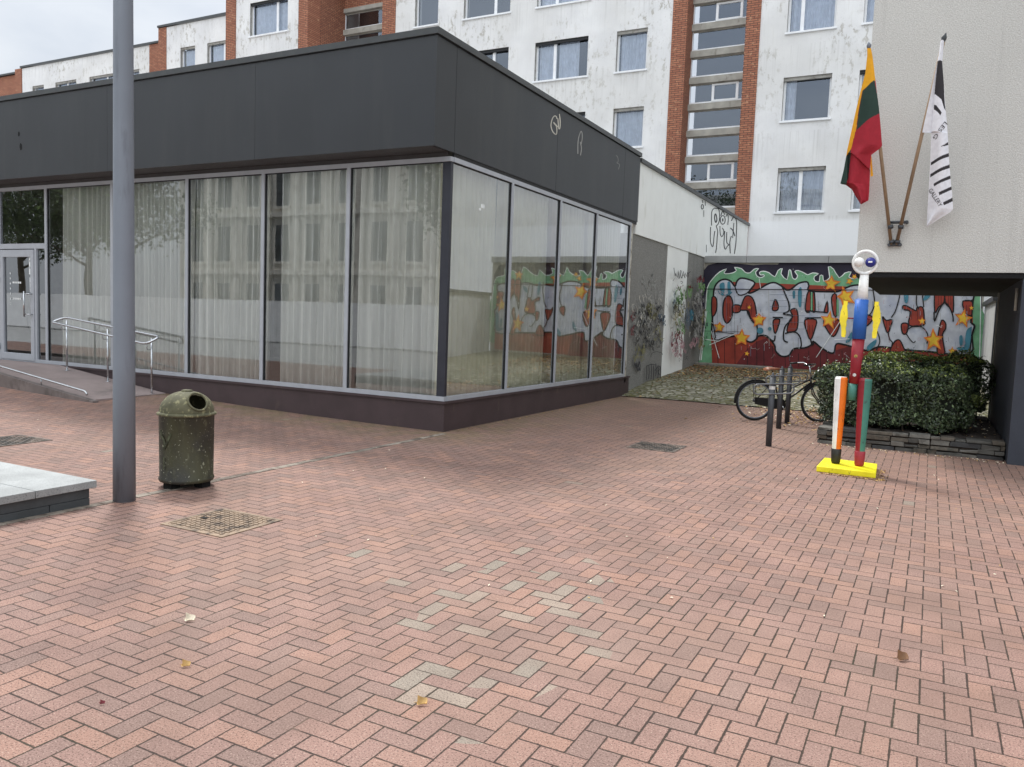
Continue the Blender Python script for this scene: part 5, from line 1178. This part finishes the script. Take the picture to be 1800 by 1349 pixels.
for px, py, s_, m_, lab in ((334, 1092, .045, lm[2], 'pale dry leaf on the bricks below the patterned iron cover'), (327, 1172, .034, lm[0], 'tan leaf lying on the bricks at the left foreground'), (742, 1239, .04, lm[0], 'curled yellowish leaf on the bricks near the bottom middle'), (1587, 1161, .055, lm[1], 'brown crumpled leaf on the bricks at the right foreground'), (180, 1238, .018, M['sp_red'], 'tiny red scrap on a brick joint at the lower left')):
    p = W(px, py, (0, 0, 1), 0.004); b = MB(); r = random.Random(px)
    vs = []; n = 7
    for i in range(n + 1):
        u_ = i / n - .5; w_ = .5 * cos(u_ * pi) * 1.0
        for v_ in (-1, 0, 1): vs.append((p.x + s_ * u_ * .95 + s_ * v_ * w_ * .4, p.y + s_ * v_ * w_ + s_ * u_ * .4, .005 + s_ * ((.34 + .2 * v_) * v_ * v_ * (1 - 1.2 * u_) + .5 * u_ * u_ + .06 * sin(9 * u_ + v_))))
    b.add(vs, [(3 * i + q, 3 * i + q + 1, 3 * i + q + 4, 3 * i + q + 3) for i in range(n) for q in (0, 1)], m_, True)
    b.tube([vs[1], (vs[1][0] - s_ * .35, vs[1][1] - s_ * .1, .012)], .0012, m_, 5)
    tag(b.build('fallen_leaf' if m_ is not M['sp_red'] else 'paper_scrap'), lab, 'leaf' if m_ is not M['sp_red'] else 'scrap')

# ------------------------------------------------------------------ the street behind the camera, seen in the glass
sb = thing('street_building', 'pale stone street facade with tall windows, mirrored in the pavilion glass', 'building', (-30, -36, 0))
M['far_pane'] = pm('far_window_pane', (96, 102, 106), .2, .5, .7)
lime = pm('pale_limestone', (232, 229, 220), .85, .1, 1.5, bump=.01, bscale=20, dirt=((160, 154, 142), 1.2, .5, .75, .5))
b = MB(); X0 = -48; b.box(X0, 2, -46, -36, 0, 15.5, lime)
for z in (4.3, 8.6, 12.6, 15.3): b.box(X0 - .2, 2.2, -36.0, -35.7, z, z + .35, lime)
for k in range(17): b.box(X0 + 3 * k - .3, X0 + 3 * k + .3, -36.0, -35.8, 0, 15.3, lime)
b.build('wall', sb)
for k in range(16):
    for z0, z1 in ((.9, 3.6), (5.3, 8.0), (9.4, 12.0)):
        x = X0 + 3 * k + 1.5; b = MB(); b.box(x - .65, x + .65, -36.02, -35.97, z0, z1, M['far_pane']); b.box(x - .04, x + .04, -35.97, -35.94, z0, z1, M['white_paint']); b.box(x - .85, x + .85, -36, -35.85, z0 - .2, z0 - .01, lime); b.build('window', sb)
bar = thing('site_barrier', 'long site barrier wrapped in white sheeting across the street', 'barrier', (-20, -21, 0))
tarp = pm('white_plastic_sheeting', (244, 246, 247), .45, .05, 2, bump=.05, bscale=3)
b = MB()
for k in range(24): b.cut(); x = -52 + 2.6 * k; b.box(x, x + 2.57, -21.05, -20.95, .05, 2.1, tarp)
b.build('sheeting', bar)
b = MB()
for k in range(25): b.cut(); b.tube([(-52 + 2.6 * k - .015, -21.0, -.05), (-52 + 2.6 * k - .015, -21.0, 2.16)], .025, M['zinc'], 8)
b.build('post', bar)
bark = pm('grey_brown_bark', (92, 82, 70), .95, .2, 6, bump=.02, bscale=14)
TL = [leaf_mat('tree_leaf_deep', (58, 74, 40), .6), leaf_mat('tree_leaf_mid', (76, 92, 48), .6)]
tr0 = thing('street_tree', 'tall leafy street tree standing before the pale facade across the street', 'tree', (-16, -26, 0), 'trees across the street')
r = random.Random(31); b = MB(); b.tube([(-16, -26, -.1), (-15.9, -26, 3), (-16.1, -25.9, 7), (-16, -26, 11)], [.34, .27, .2, .08], bark, 12)
tips = []
for q in range(13):
    a = r.uniform(0, 6.28); z = r.uniform(4, 10); ln = r.uniform(2, 4.4); e = Vector((-16 + ln * cos(a), -26 + ln * sin(a), z + r.uniform(1.2, 3.6))); m_ = Vector((-16, -26, z)).lerp(e, .5) + Vector((0, 0, .3)); b.tube([(-16, -26, z), m_, e], [.1, .06, .02], bark, 6); tips += [e, m_]
b.build('trunk', tr0); b = MB()
tips += [Vector((-16 + r.gauss(0, 2), -26 + r.gauss(0, 2), r.uniform(7, 15))) for _ in range(22)]
for c in tips:
    for q in range(150):
        d = Vector((r.gauss(0, 1), r.gauss(0, 1), r.gauss(0, .75))) * .75; leaf(b, c + d, Vector((r.uniform(-1, 1), r.uniform(-1, 1), r.uniform(-.2, 1))), .3, r.choice(TL), r)
b.build('crown', tr0)
for k, (x, y, lab) in enumerate(((-40, -25, 'street tree across the road reflected behind the handrail'), (-47, -27, 'far street tree across the road reflected beside the door'), (-54, -24, 'outermost street tree reflected in the entrance glass'), (-9, -27, 'street tree across the road nearest to the camera side'), (-60, -30, 'street tree at the far end of the tree row'))):
    c = copy_tree(tr0, Vector((x, y, 0)), lab); c.rotation_euler = (0, 0, 1.1 * k + .6)
